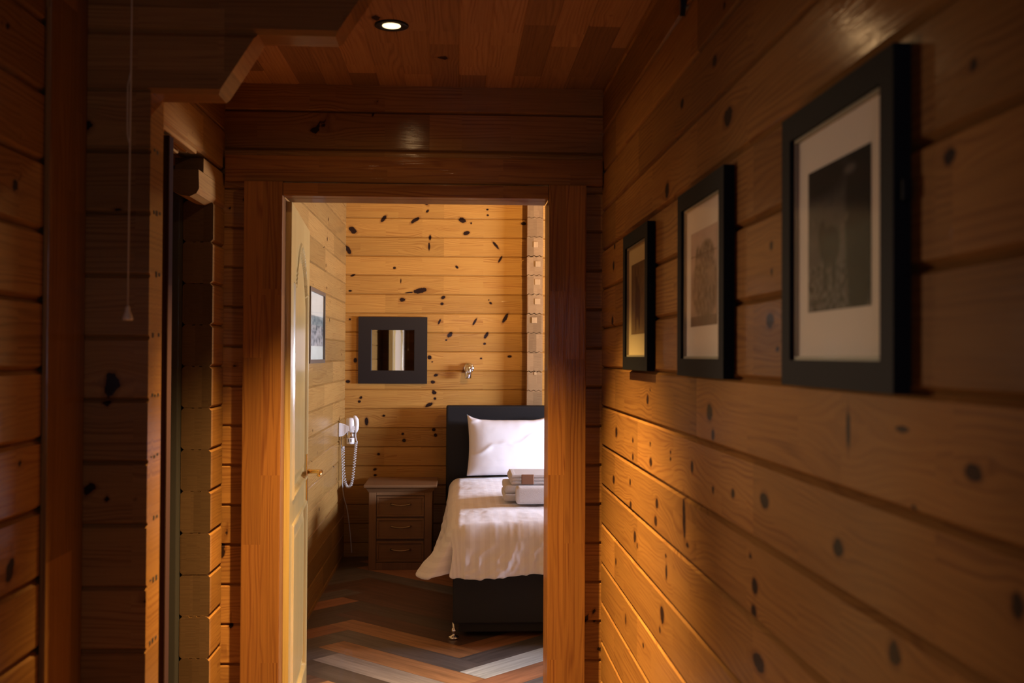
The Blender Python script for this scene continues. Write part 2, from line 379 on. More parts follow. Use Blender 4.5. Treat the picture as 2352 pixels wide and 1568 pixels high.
KN_RIGHT = [[2.647,1.288,0.0168,0.0124,0],[2.612,1.316,0.0082,0.0051,0],[1.99,1.291,0.0223,0.0164,0],[1.963,1.249,0.0124,0.0108,0],[1.275,1.31,0.006,0.0303,0],[1.117,1.32,0.0179,0.0045,0],[0.958,1.29,0.0171,0.0092,0],[0.929,1.301,0.0045,0.0045,0],[3.171,1.165,0.02,0.0161,0],[2.87,1.165,0.0131,0.0078,0],[2.869,1.118,0.0131,0.0112,0],[2.609,1.176,0.0109,0.0061,0],[2.601,1.131,0.0189,0.0112,0],[2.358,1.18,0.0089,0.0046,0],[2.358,1.163,0.0089,0.0055,0],[2.139,1.168,0.011,0.0134,0],[1.818,1.155,0.012,0.0086,0],[1.962,1.143,0.0093,0.0077,0],[1.629,1.17,0.0215,0.0128,0],[1.309,1.153,0.0181,0.0119,0],[1.089,1.238,0.0068,0.0045,0],[3.221,1.011,0.0206,0.0125,0],[2.914,1.041,0.0135,0.0102,0],[2.52,1.037,0.0178,0.0128,0],[2.535,0.992,0.018,0.0129,0],[2.903,0.975,0.0168,0.0141,0],[2.832,0.9,0.0192,0.0165,0],[2.794,0.882,0.0093,0.0076,0],[2.214,1.05,0.0137,0.0476,-6],[2.181,0.997,0.0152,0.0064,0],[1.708,1.066,0.0094,0.0054,0],[1.682,1.02,0.016,0.0138,0],[1.687,0.977,0.0161,0.0116,0],[1.661,0.901,0.0333,0.0149,0],[1.138,1.066,0.0169,0.0148,0],[2.45,0.78,0.024,0.02,0],[2.478,0.737,0.0098,0.0087,0],[2.409,0.929,0.0116,0.0056,0],[2.402,0.893,0.0115,0.0187,0],[3.17,0.763,0.012,0.0123,0],[2.982,0.632,0.0106,0.0173,0],[2.699,0.636,0.0116,0.0073,0],[0.882,1.181,0.0113,0.0123,0],[2.405,1.796,0.0214,0.0182,0],[1.601,1.458,0.0191,0.0126,0],[1.563,1.413,0.0091,0.0052,0],[1.595,1.577,0.0095,0.0073,0],[1.593,1.535,0.0063,0.006,0],[3.259,1.514,0.0195,0.0147,0],[3.238,1.689,0.016,0.0147,0],[3.217,1.75,0.0158,0.0097,0],[1.885,2.058,0.0108,0.0071,0],[1.956,1.975,0.0162,0.0114,0],[2.244,1.962,0.017,0.0102,0],[1.857,1.843,0.0292,0.017,0],[0.959,1.683,0.0083,0.0063,0],[1.007,1.604,0.0128,0.0088,0]]
PITCH = 0.1335
G_FRONT = 1.562 - PITCH * 11      # groove heights of the cross walls
G_SIDE = 1.4965 - PITCH * 11      # side walls lie half a log lower
CEIL = 2.32

# ---------------------------------------------------------------- setting: corridor walls
def wall_front():
    r = lambda a, b: log_rows(a, b, G_FRONT, PITCH, 0.03)
    k1 = rand_knots(3, -0.8, 0.5, 2.0, 2.3, 7) + rand_knots(4, -0.8, -0.7, 0.2, 2.0, 12, .8) + rand_knots(5, 0.43, 0.5, 0.2, 2.0, 8, .8)
    P = [surf((0, 3.5, 0), X3, Z3, (0, -1, 0), rng(-0.95, -0.62, 0.015), r(0, 2.0), 0.10, k1, G_FRONT),
         surf((0, 3.5, 0), X3, Z3, (0, -1, 0), rng(0.34, 0.62, 0.015), r(0, 2.0), 0.10, k1, G_FRONT),
         surf((0, 3.5, 0), X3, Z3, (0, -1, 0), rng(-0.95, 0.62, 0.015), r(2.0, 2.75), 0.10, k1, G_FRONT),
         surf((0, 3.5, 0), X3, Z3, (0, -1, 0), rng(-3.2, -0.95, 0.3), r(0, 2.75), 0.10, (), G_FRONT),
         surf((0, 3.5, 0), X3, Z3, (0, -1, 0), rng(0.62, 3.3, 0.3), r(0, 2.75), 0.10, (), G_FRONT)]
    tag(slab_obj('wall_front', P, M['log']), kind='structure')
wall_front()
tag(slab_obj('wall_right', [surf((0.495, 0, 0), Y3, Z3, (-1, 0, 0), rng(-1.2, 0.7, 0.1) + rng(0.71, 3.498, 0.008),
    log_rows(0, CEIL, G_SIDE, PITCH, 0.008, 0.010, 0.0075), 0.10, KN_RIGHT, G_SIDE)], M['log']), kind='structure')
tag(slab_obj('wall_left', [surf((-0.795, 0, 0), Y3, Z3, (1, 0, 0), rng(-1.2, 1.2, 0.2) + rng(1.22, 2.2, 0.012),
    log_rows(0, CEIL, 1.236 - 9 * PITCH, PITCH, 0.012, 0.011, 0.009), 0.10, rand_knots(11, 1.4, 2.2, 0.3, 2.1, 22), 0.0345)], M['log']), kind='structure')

# short cross wall on the left that faces the camera, its upper logs stepping out as brackets
def wall_cross():
    P = [surf((0, 2.2, 0), X3, Z3, (0, -1, 0), rng(-0.90, -0.652, 0.012), log_rows(0, 1.955, 1.0405, 0.1315, 0.02), 0.095,
              rand_knots(12, -0.8, -0.65, 0.3, 1.9, 12), 1.0405)]
    o = tag(slab_obj('wall_left', P, M['log']), kind='structure')
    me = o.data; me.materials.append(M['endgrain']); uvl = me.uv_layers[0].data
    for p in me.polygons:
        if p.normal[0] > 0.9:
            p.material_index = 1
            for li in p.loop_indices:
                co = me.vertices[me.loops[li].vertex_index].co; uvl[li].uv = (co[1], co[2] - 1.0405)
    bm = bmesh.new(); rg = random.Random(9)
    for k in range(-7, 8):                      # joint gaps between the stacked logs
        z = 1.0405 + 0.1315 * k
        for yy in (2.225, 2.245, 2.268):
            if rg.random() < .8: bm_box(bm, -0.6525, -0.6512, yy, yy + 0.010, z + rg.uniform(0, .008), z + rg.uniform(.010, .013))
    link_bm('joint_gap', bm, M['dark'], parent=o)
wall_cross()
def bracket(z0, z1, xb, xt):
    c = 0.010; y0, y1 = 2.2, 2.295
    bm = bmesh.new()
    # log cross-section (y, z) swept along x, cut at a slant on the free end
    sec = [(y0 + c, z0), (y1 - c, z0), (y1, z0 + c), (y1, z1 - c), (y1 - c, z1), (y0 + c, z1), (y0, z1 - c), (y0, z0 + c)]
    L = [bm.verts.new((-1.2, y, z)) for y, z in sec]
    R = [bm.verts.new((xb + (xt - xb) * (z - z0) / (z1 - z0), y, z)) for y, z in sec]
    bm.faces.new(L); bm.faces.new(R)
    for i in range(8): bm.faces.new((L[i], R[i], R[(i + 1) % 8], L[(i + 1) % 8]))
    bmesh.ops.recalc_face_normals(bm, faces=bm.faces[:])
    tag(link_bm('trim_1', bm, M['log']), kind='structure')
bracket(1.955, 2.085, -0.513, -0.431)
bracket(2.085, 2.216, -0.266, -0.180)
bracket(2.216, 2.335, 0.0, 0.08)
# corner batten where the side wall meets it
tag(boxo('trim_2', -0.795, -0.783, 2.006, 2.198, 0, 2.3, M['log'], grain='z'), kind='structure')

# stub of the left log wall beside the bedroom door: separate logs, cut ends showing
def log_stub(name, x0, x1, y0, y1, z0, z1, g0, mat, teeth=2, axis='y'):
    bm = bmesh.new(); c = 0.008
    k = math.floor((z0 - g0) / PITCH)
    while g0 + k * PITCH < z1 - 0.01:
        a = max(z0, g0 + k * PITCH); b2 = min(z1, g0 + (k + 1) * PITCH) - 0.0015
        w = x1 - x0; n = 2 * teeth + 1; tw = (w - 2 * 0.018) / n
        top = []
        for j in range(n):                      # tongues on the upper edge
            xa = x1 - 0.018 - j * tw
            h = 0.0035 if j % 2 == 0 else -0.001
            top += [(xa - 0.0015, b2 + h), (xa - tw + 0.0015, b2 + h)]
        pts = [(x0, a + c), (x0 + c, a), (x1 - c, a), (x1, a + c), (x1, b2 - c), (x1 - c, b2)] + top + [(x0 + c, b2), (x0, b2 - c)]
        jit = random.Random(int(a * 1000)).uniform(-0.0015, 0.0015)
        bm_prism(bm, pts, axis, y0 + jit, y1)
        k += 1
    o = link_bm(name, bm, mat, grain='y')
    return tag(o, kind='structure')
M2 = [M['log'], M['endgrain']]
def end_faces(o, axis=1, sgn=-1, mat=None):
    if len(o.data.materials) < 2: o.data.materials.append(mat or M['endgrain'])
    for p in o.data.polygons:
        if p.normal[axis] * sgn > 0.9: p.material_index = 1
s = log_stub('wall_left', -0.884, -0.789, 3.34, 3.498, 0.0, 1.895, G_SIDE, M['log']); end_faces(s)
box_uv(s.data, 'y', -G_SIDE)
# upper part of the left wall above the side opening
tag(slab_obj('wall_left', [surf((-0.789, 0, 0), Y3, Z3, (1, 0, 0), rng(2.296, 3.498, 0.03), log_rows(2.022, CEIL, 2.022 - 2 * PITCH, PITCH, 0.03), 0.095,
    rand_knots(13, 2.3, 3.5, 2.0, 2.3, 5), 0.0)], M['log']), kind='structure')
bm = bmesh.new()
for a, b2, d in ((-0.876, -0.850, 0.0), (-0.842, -0.824, 0.004), (-0.816, -0.795, 0.0)):   # tongues under that log
    bm_box(bm, a, b2, 2.297, 3.15, 2.009 + d, 2.0215, 0.002, 1)
tag(link_bm('trim_3', bm, M['log'], grain='y'), kind='structure')
# lintel log with a rounded foot and a notch
bm = bmesh.new()
bm_prism(bm, [(-0.876, 1.962), (-0.876, 1.925), (-0.866, 1.895), (-0.842, 1.884), (-0.815, 1.880), (-0.795, 1.890), (-0.787, 1.905), (-0.789, 1.962)], 'y', 3.15, 3.498)
bm_prism(bm, [(-0.876, 1.963), (-0.789, 1.963), (-0.789, 2.008), (-0.876, 2.008)], 'y', 3.21, 3.498)
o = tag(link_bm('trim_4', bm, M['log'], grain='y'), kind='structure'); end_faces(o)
tag(boxo('trim_and_gap_shade', -0.960, -0.8855, 3.30, 3.498, 0, 2.0, M['dark'], grain='z'), kind='structure')  # added near-black post, its colour stands in for the shade in the passage gap
tag(boxo('trim_and_gap_shade', -0.815, -0.790, 2.84, 2.88, 0, 2.0, M['oldwood'], grain='z'), kind='structure')
# side passage behind the opening
tag(boxo('wall_left', -3.3, -3.2, 2.2, 3.6, 0, CEIL, M['log'], grain='y', bev=0), kind='structure')
tag(boxo('wall_left', -3.2, -0.90, 2.2, 2.295, 0, CEIL, M['log'], grain='x', bev=0), kind='structure')

# far end of the corridor behind the camera, with an opening added for the fill light
bm = bmesh.new()
for (x0, x1, z0, z1) in ((-0.9, -0.25, 0, CEIL), (0.40, 0.6, 0, CEIL), (-0.25, 0.40, 0, 1.05), (-0.25, 0.40, 1.95, CEIL)):
    bm_box(bm, x0, x1, -1.3, -1.2, z0, z1)
tag(link_bm('wall_rear', bm, M['log'], grain='x'), kind='structure')
w2 = empty('rear_fill_opening', (0.075, -1.25, 1.05)); tag(w2, kind='structure')
bm = bmesh.new()
for (x0, x1, z0, z1) in ((-0.25, -0.20, 1.05, 1.95), (0.35, 0.40, 1.05, 1.95), (-0.20, 0.35, 1.05, 1.10), (-0.20, 0.35, 1.90, 1.95)):
    bm_box(bm, x0, x1, -1.28, -1.22, z0, z1, 0.003)
fr = link_bm('window_frame', bm, M['casing'], grain='x'); fr.parent = w2; fr.matrix_parent_inverse = Matrix.Translation(w2.location).inverted()  # surround of the added fill opening

# ceiling boards run along the corridor
rows = log_rows(-3.2, 0.62, 0.0, 0.0905, 0.09, 0.0022, 0.004)
tag(slab_obj('ceiling', [surf((0, 0, CEIL), Y3, X3, (0, 0, -1), rng(-1.2, 1.0, 0.4) + rng(1.1, 3.499, 0.012), [r for r in rows if r[0] > -0.95], 0.04,
    rand_knots(21, 1.2, 3.5, -0.8, 0.5, 26, 1.2), 0.0),
    surf((0, 0, CEIL), Y3, X3, (0, 0, -1), rng(2.2, 3.499, 0.5), [r for r in rows if r[0] < -0.93], 0.04, (), 0.0)], M['board']), kind='structure')

# ---------------------------------------------------------------- bedroom shell
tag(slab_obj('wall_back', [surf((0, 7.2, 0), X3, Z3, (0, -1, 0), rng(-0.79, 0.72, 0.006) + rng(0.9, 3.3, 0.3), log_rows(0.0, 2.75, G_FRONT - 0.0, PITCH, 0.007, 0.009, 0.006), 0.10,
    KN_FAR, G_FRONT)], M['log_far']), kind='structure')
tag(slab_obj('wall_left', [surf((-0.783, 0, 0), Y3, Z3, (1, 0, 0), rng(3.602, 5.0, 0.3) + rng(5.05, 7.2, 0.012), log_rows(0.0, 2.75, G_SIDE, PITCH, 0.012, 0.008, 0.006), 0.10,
    rand_knots(31, 5.2, 7.2, 0.5, 2.5, 34, .8), G_SIDE)], M['log_far_shaded']), kind='structure')
bm = bmesh.new()
for (y0, y1, z0, z1) in ((3.6, 4.85, 0, 2.75), (6.15, 7.3, 0, 2.75), (4.85, 6.15, 0, 1.06), (4.85, 6.15, 1.54, 2.75)):
    bm_box(bm, 3.2, 3.3, y0, y1, z0, z1)
tag(link_bm('wall_right', bm, M['log_far'], grain='y', voff=0), kind='structure')
w = empty('window_1', (3.25, 5.5, 1.06)); tag(w, kind='structure')
bm = bmesh.new()
for (y0, y1, z0, z1) in ((4.85, 4.90, 1.06, 1.54), (6.10, 6.15, 1.06, 1.54), (4.90, 6.10, 1.06, 1.09), (4.90, 6.10, 1.51, 1.54)):
    bm_box(bm, 3.21, 3.27, y0, y1, z0, z1, 0.003)
fr = link_bm('window_frame', bm, M['casing'], grain='y'); fr.parent = w; fr.matrix_parent_inverse = Matrix.Translation(w.location).inverted()
tag(boxo('ceiling', -0.9, 3.3, 3.6, 7.3, 2.75, 2.79, M['log_far'], grain='y', bev=0), kind='structure')
# interlocking log ends standing out of the back wall
def stub_far():
    bm = bmesh.new(); k = 0
    rg = random.Random(5)
    while k < 21:
        a = G_FRONT - PITCH + k * PITCH; b2 = a + PITCH
        a = max(a, 0.0)
        w0, w1 = 0.480 + rg.uniform(-.002, .002), 0.589 + rg.uniform(-.002, .002)
        y0 = 7.085 + rg.uniform(-.004, .004)
        def edge(z, rev):
            xs = np.linspace(w0, w1, 10); pts = [(float(x), z + (0.006 if i % 3 == 1 else (0.0 if i % 3 == 0 else -0.002))) for i, x in enumerate(xs)]
            return pts[::-1] if rev else pts
        g = 0.0035 if k % 3 else 0.006
        pts = edge(a, False) + edge(b2 - g, True)
        bm_prism(bm, pts, 'y', y0, 7.2)
        k += 1
    o = tag(link_bm('wall_partition', bm, M['log_far'], grain='y', voff=0.05), kind='structure'); end_faces(o, mat=M['endpale'])
    bm = bmesh.new()                            # glued blocks and plugs in the end grain
    for (x0, x1, z0, z1) in ((0.522, 0.552, 2.155, 2.195), (0.535, 0.570, 2.02, 2.06), (0.532, 0.568, 1.895, 1.935), (0.532, 0.570, 1.76, 1.80), (0.512, 0.548, 1.63, 1.67), (0.530, 0.546, 1.27, 1.292)):
        bm_box(bm, x0, x1, 7.079, 7.086, z0, z1, 0.001, 1)
    b = link_bm('wood_plug', bm, M['stand2'], parent=o, grain='z')
stub_far()

# floor: herringbone of long planks
def floor():
    L, Wd = 0.914, 0.152; c, s_ = 0.7396, 0.673
    d1 = np.array((c, -s_)); d2 = np.array((c, s_)); Q = np.array((0.015, 4.566))
    OR = (0.40, 0.205, 0.095); OR2 = (0.34, 0.155, 0.080); GR = (0.135, 0.115, 0.110); WH = (0.60, 0.63, 0.62); WT = (0.33, 0.28, 0.245); DB = (0.095, 0.070, 0.055); BR = (0.12, 0.062, 0.042)
    pal = [BR, DB, BR, GR, DB, OR2]
    Lc = {-4: BR, -3: DB, -2: BR, -1: OR, 0: GR, 1: OR, 2: WT, 3: DB, 4: OR}
    Rc = {-4: BR, -3: DB, -2: OR2, -1: GR, 0: WH, 1: OR2, 2: GR, 3: WH}
    rg = random.Random(77); V, Fc, UV, T = [], [], [], []
    X0, X1, Y0, Y1 = -3.2, 3.3, -1.2, 7.25
    def clip(poly):
        for ax, lim, sg in ((0, X0, 1), (0, X1, -1), (1, Y0, 1), (1, Y1, -1)):
            out = []
            for i in range(len(poly)):
                p, q = poly[i], poly[(i + 1) % len(poly)]
                ip, iq = (p[0][ax] - lim) * sg >= 0, (q[0][ax] - lim) * sg >= 0
                if ip: out.append(p)
                if ip != iq:
                    t = (lim - p[0][ax]) / (q[0][ax] - p[0][ax])
                    out.append((p[0] + (q[0] - p[0]) * t, p[1] + (q[1] - p[1]) * t))
            poly = out
            if len(poly) < 3: return []
        return poly
    def plank(a0, a1, b0, b1, along, col):
        g = 0.0006
        a0 += g; a1 -= g; b0 += g; b1 -= g
        off = np.array((rg.uniform(0, 40), rg.uniform(0, 40))); poly = []
        for a, b_ in ((a0, b0), (a1, b0), (a1, b1), (a0, b1)):
            uv = np.array((a, b_) if along == 'a' else (b_, a)) + off
            poly.append((Q + a * d1 + b_ * d2, uv))
        poly = clip(poly)
        if not poly: return
        i0 = len(V)
        V.extend([(p[0][0], p[0][1], 0.0) for p in poly]); UV.extend([tuple(p[1]) for p in poly]); Fc.append(tuple(range(i0, i0 + len(poly))))
        T.extend([col] * len(poly))
    for m in range(-8, 9):
        for k in range(-60, 61):
            sa = sb = m * L
            cl = Lc.get(k) if m == 0 else None; cr = Rc.get(k) if m == 0 else None
            plank(k * Wd - L + sa, k * Wd + sa, -k * Wd + sb, -(k - 1) * Wd + sb, 'a', cl or rg.choice(pal))
            plank(k * Wd + sa, (k + 1) * Wd + sa, -k * Wd + sb, L - k * Wd + sb, 'b', cr or rg.choice(pal))
    n = len(V); V2 = [(X0, Y0, -0.0012), (X1, Y0, -0.0012), (X1, Y1, -0.0012), (X0, Y1, -0.0012), (X0, Y0, -0.05), (X1, Y0, -0.05), (X1, Y1, -0.05), (X0, Y1, -0.05)]
    V += V2; UV += [(0, 0)] * 8; T += [(0.02, 0.015, 0.01)] * 8
    Fc += [tuple(n + i for i in q) for q in ((0, 1, 2, 3), (7, 6, 5, 4), (0, 4, 5, 1), (1, 5, 6, 2), (2, 6, 7, 3), (3, 7, 4, 0))]
    me = bpy.data.meshes.new('floor'); me.from_pydata(V, [], Fc); me.materials.append(M['floor'])
    me.uv_layers.new(name='UVMap'); me.color_attributes.new('tint', 'FLOAT_COLOR', 'CORNER')
    li = np.empty(len(me.loops), int); me.loops.foreach_get('vertex_index', li)
    me.uv_layers['UVMap'].data.foreach_set('uv', np.array(UV, np.float32)[li].ravel())
    me.color_attributes['tint'].data.foreach_set('color', np.array([(*t_, 1) for t_ in T], np.float32)[li].ravel())
    o = bpy.data.objects.new('floor', me); COL.objects.link(o); tag(o, kind='structure')
floor()

# ---------------------------------------------------------------- door frame and door
tag(boxo('trim_6', -0.714, -0.586, 3.445, 3.499, 0, 1.980, M['casing'], grain='z', bev=0.004, voff=0.714), kind='structure')
tag(boxo('trim_7', 0.306, 0.434, 3.445, 3.499, 0, 1.980, M['casing'], grain='z', bev=0.004, voff=0.02), kind='structure')
tag(boxo('trim_8', -0.5855, 0.3055, 3.445, 3.499, 1.932, 1.976, M['casing'], grain='x', bev=0.004), kind='structure')
tag(boxo('trim_9', -0.782, 0.492, 3.462, 3.499, 1.981, 2.071, M['casing'], grain='x', bev=0.005, voff=0.02), kind='structure')
d = empty('door_1', (-0.567, 3.52, 0)); tag(d, kind='structure')
def child(o, par):
    o.parent = par; o.matrix_parent_inverse = Matrix.Translation(par.location).inverted(); return o
bm = bmesh.new()
bm_box(bm, -0.6195, -0.586, 3.50, 3.602, 0, 1.932, 0.002, 1)
bm_box(bm, 0.306, 0.3395, 3.50, 3.602, 0, 1.932, 0.002, 1)
bm_box(bm, -0.586, 0.306, 3.50, 3.602, 1.932, 1.962, 0.002, 1)
child(link_bm('door_jamb', bm, M['casing'], grain='z'), d)
# leaf, modelled in its own frame: length along +y, visible face at x = 0, body towards -x
ang = math.radians(4.1)
LW, LH, TH = 0.86, 1.915, 0.038
leaf_e = empty('door_leaf_hinge', (0, 0, 0), (0, 0, ang)); bpy.data.objects.remove(leaf_e)
def door_leaf():
    # face relief on a grid: stiles, rails and two sunk panels, the upper one with an arched top
    ys = np.array(rng(0, LW, 0.0045)); zs = np.array(rng(0, LH, 0.0045))
    Yg, Zg = np.meshgrid(ys, zs)
    def sd_panel(z0, z1, arch):
        cx = LW / 2; hw = LW / 2 - 0.125
        dx = np.abs(Yg - cx) - hw
        if arch:
            # cathedral arch: shoulders, then a round crown
            t = np.clip((np.abs(Yg - cx)) / hw, 0, 1)
            top = z1 - 0.17 * np.where(t < 0.72, (t / 0.72) ** 2 * 0.75, 0.75 + 0.25 * np.clip((t - 0.72) / 0.1, 0, 1))
            dz = np.maximum(z0 - Zg, Zg - top)
        else:
            dz = np.maximum(z0 - Zg, Zg - z1)
        return np.maximum(dx, dz)
    D = np.zeros_like(Yg)
    for z0, z1, ar in ((0.90, 1.80, True), (0.13, 0.78, False)):
        sd = sd_panel(z0, z1, ar); q = -sd          # distance inside the panel outline
        prof = np.interp(q, [-0.020, -0.014, -0.006, 0.0, 0.006, 0.012, 0.020, 0.050, 0.056], [0, -0.006, -0.007, -0.001, 0.009, 0.012, 0.012, 0.003, 0.002])
        D = np.where((q > -0.022), prof, D)
    front = np.stack([-D, Yg, Zg], -1).reshape(-1, 3); backv = np.stack([-TH + D, Yg, Zg], -1).reshape(-1, 3)
    nu, nz = len(ys), len(zs); n = nu * nz
    i = np.arange((nz - 1) * (nu - 1)); r = i // (nu - 1); c = i % (nu - 1); a = r * nu + c
    q1 = np.stack([a, a + 1, a + nu + 1, a + nu], 1); q2 = q1[:, ::-1] + n
    F = q1.tolist() + q2.tolist()
    lo = list(range(nu)); hi = list(range((nz - 1) * nu, nz * nu)); l = [k * nu for k in range(nz)]; rr = [k * nu + nu - 1 for k in range(nz)]
    for seq in (lo, hi, l, rr):
        for p, q in zip(seq, seq[1:]): F.append((p, q, q + n, p + n))
    V = np.vstack([front, backv])
    me = bpy.data.meshes.new('door_leaf'); me.from_pydata(V.tolist(), [], [tuple(f) for f in F]); me.materials.append(M['door'])
    bmx = bmesh.new(); bmx.from_mesh(me); bmesh.ops.recalc_face_normals(bmx, faces=bmx.faces[:]); bmx.to_mesh(me); bmx.free()
    box_uv(me, 'z'); 
    o = bpy.data.objects.new('door_leaf', me); COL.objects.link(o); o.parent = d; o.rotation_euler = (0, 0, ang); o.location = (0, 0, 0.008)
    return o
leaf = door_leaf()
bm = bmesh.new()
bm_box(bm, 0.0, 0.006, 0.735, 0.770, 0.78, 0.985, 0.002, 2)
link_bm('handle_plate', bm, M['brass'], parent=leaf, grain='z')
bm = bmesh.new()
bm_tube(bm, [(0.006, 0.752, 0.912), (0.045, 0.752, 0.912), (0.055, 0.748, 0.912), (0.060, 0.735, 0.912), (0.060, 0.69, 0.912), (0.058, 0.64, 0.910)], [0.009, 0.008, 0.009, 0.010, 0.009, 0.008], 12)
link_bm('door_handle', bm, M['brass'], parent=leaf, smooth=True)
bm = bmesh.new()
bm_box(bm, -0.030, -0.008, LW, LW + 0.002, 0.78, 0.98, 0.0005, 1)
link_bm('lock_plate', bm, M['brass'], parent=leaf)
for hz in (0.25, 1.0, 1.70):
    bm = bmesh.new(); bm_lathe(bm, [(0.006, -0.045), (0.006, 0.045)], (-TH - 0.006, -0.002, hz), seg=12)
    link_bm('hinge', bm, M['brass'], parent=leaf, smooth=True)

# ---------------------------------------------------------------- downlights
def downlight(x, y, z, label, group, main=None, **kw):
    t = empty('downlight', (x, y, z)); tag(t, label, 'ceiling light', group)
    bm = bmesh.new(); bm_lathe(bm, [(0.023, -0.002), (0.030, -0.004), (0.040, -0.006), (0.047, -0.004), (0.047, 0.0), (0.023, 0.0)], (0, 0, 0), seg=48, cap=False)
    link_bm('trim_ring', bm, M['blackmetal'] if main else M['chrome'], parent=t, smooth=True)
    bm = bmesh.new(); bm_lathe(bm, [(0.0005, -0.0065), (0.015, -0.006), (0.0255, -0.0035), (0.0255, -0.0005), (0.0005, -0.0005)], (0, 0, 0), seg=40, cap=False)
    link_bm('bulb_face', bm, M['glow'], parent=t, smooth=True)
    return t
downlight(-0.189, 2.852, CEIL, 'small recessed round downlight glowing in the corridor ceiling boards', None, True)
lamp('corridor_beam', 'SPOT', (-0.189, 2.852, CEIL - 0.012), 900, (1.0, 0.63, 0.23), (0, 0, 0), spot_size=math.radians(84), spot_blend=0.85, shadow_soft_size=0.025)
lamp('corridor_spill', 'SPOT', (-0.189, 2.852, CEIL - 0.012), 6.5, WARM, (0, 0, 0), spot_size=math.radians(165), spot_blend=0.4, shadow_soft_size=0.025)
# pendant in the bedroom, round the corner from the doorway
t = empty('pendant_lamp', (1.9, 6.0, 2.75)); tag(t, 'warm pendant lamp with a fabric shade hanging over the far side of the bed', 'pendant lamp')
bm = bmesh.new(); bm_lathe(bm, [(0.05, 0.0), (0.05, -0.02), (0.01, -0.03)], (0, 0, 0), seg=28); link_bm('ceiling_rose', bm, M['blackmetal'], parent=t, smooth=True)
bm = bmesh.new(); bm_tube(bm, [(0, 0, -0.02), (0, 0, -0.42)], 0.003, 8); link_bm('flex', bm, M['blackmetal'], parent=t, smooth=True)
bm = bmesh.new(); bm_lathe(bm, [(0.07, -0.40), (0.072, -0.40), (0.16, -0.50), (0.158, -0.50), (0.07, -0.402)], (0, 0, 0), seg=36, cap=False); link_bm('lamp_shade', bm, M['sheet'], parent=t, smooth=True)
bm = bmesh.new(); bm_lathe(bm, [(0.012, -0.42), (0.015, -0.45), (0.030, -0.49), (0.028, -0.52), (0.012, -0.535)], (0, 0, 0), seg=20); link_bm('bulb', bm, M['glow'], parent=t, smooth=True)
lamp('pendant_light', 'POINT', (1.9, 6.0, 2.20), 4, WARM, shadow_soft_size=0.05)
t = empty('ceiling_spotlight', (1.2, 4.2, 2.75)); tag(t, 'adjustable ceiling spotlight turned towards the far bedroom wall', 'spotlight')
bm = bmesh.new(); bm_lathe(bm, [(0.045, 0.0), (0.045, -0.012), (0.008, -0.016)], (0, 0, 0), seg=28); link_bm('base_plate', bm, M['chrome'], parent=t, smooth=True)
bm = bmesh.new(); bm_tube(bm, [(0, 0, -0.012), (0, 0, -0.09)], 0.006, 10); link_bm('stem', bm, M['chrome'], parent=t, smooth=True)
tgt = Vector((0.25, 7.2, 2.42)); src = Vector((1.2, 4.2, 2.64)); dv = (tgt - src).normalized()
bm = bmesh.new(); bm_tube(bm, [Vector((0, 0, -0.11)) - dv * .05, Vector((0, 0, -0.11)) - dv * .045, Vector((0, 0, -0.11)) + dv * .05], [0.02, 0.034, 0.036], 24); link_bm('lamp_head', bm, M['chrome'], parent=t, smooth=True)
lamp('wall_wash', 'SPOT', src + dv * 0.06, 340, (1.0, 0.64, 0.25), tuple(dv.to_track_quat('-Z', 'Y').to_euler()), spot_size=math.radians(56), spot_blend=1.0, shadow_soft_size=0.03)

# wall lamp in the side passage on the left; its light reaches the right wall through the opening
t = empty('wall_lamp', (-1.45, 3.495, 1.42)); tag(t, 'small wall lamp in the side passage behind the left log wall', 'wall lamp')
bm = bmesh.new(); bm_box(bm, -0.05, 0.05, -0.012, 0.0, -0.09, 0.09, 0.006); link_bm('back_plate', bm, M['brass'], parent=t)
bm = bmesh.new(); bm_tube(bm, [(0, -0.01, -0.04), (0, -0.09, -0.05), (0, -0.12, 0.0)], 0.007, 10); link_bm('arm', bm, M['brass'], parent=t, smooth=True)
bm = bmesh.new(); bm_lathe(bm, [(0.006, 0.0), (0.024, 0.02), (0.030, 0.05), (0.020, 0.08), (0.004, 0.09)], (0, -0.12, 0), seg=24); link_bm('bulb', bm, M['glow'], parent=t, smooth=True)
lamp('passage_light', 'SPOT', (-1.40, 3.24, 1.46), 90, (1.0, 0.72, 0.50), tuple(Vector((1.9, -1.75, -0.70)).to_track_quat('-Z', 'Y').to_euler()),
     spot_size=math.radians(64), spot_blend=1.0, shadow_soft_size=0.07)

# ---------------------------------------------------------------- pictures
def tint_grid(name, fn, w, h, nx, ny, mat, parent, loc, thick=0.0006):
    """a printed sheet: thin slab facing local -y, colours from fn(s, t) with s to the right, t up"""
    V, F, T = [], [], []
    for j in range(ny + 1):
        for i in range(nx + 1): V.append((w * (i / nx - .5), 0, h * (j / ny - .5)))
    for j in range(ny):
        for i in range(nx):
            a = j * (nx + 1) + i; F.append((a, a + 1, a + nx + 2, a + nx + 1))
    b0 = len(V); V += [(-w / 2, thick, -h / 2), (w / 2, thick, -h / 2), (w / 2, thick, h / 2), (-w / 2, thick, h / 2)]
    F.append((b0 + 3, b0 + 2, b0 + 1, b0))
    me = bpy.data.meshes.new(name); me.from_pydata(V, [], F); me.materials.append(mat)
    ca = me.color_attributes.new('tint', 'FLOAT_COLOR', 'POINT')
    for k, v in enumerate(V): ca.data[k].color = (*fn(v[0] / w + .5, v[2] / h + .5), 1)
    o = bpy.data.objects.new(name, me); COL.objects.link(o); o.parent = parent; o.location = loc
    return o
def fbm(x, y, s=0.0, sc=1.0): return mnoise.fractal(Vector((x * sc, y * sc, s)), 1.0, 2.0, 4)
def lerp(a, b, t): t = max(0, min(1, t)); return tuple(p + (q - p) * t for p, q in zip(a, b))
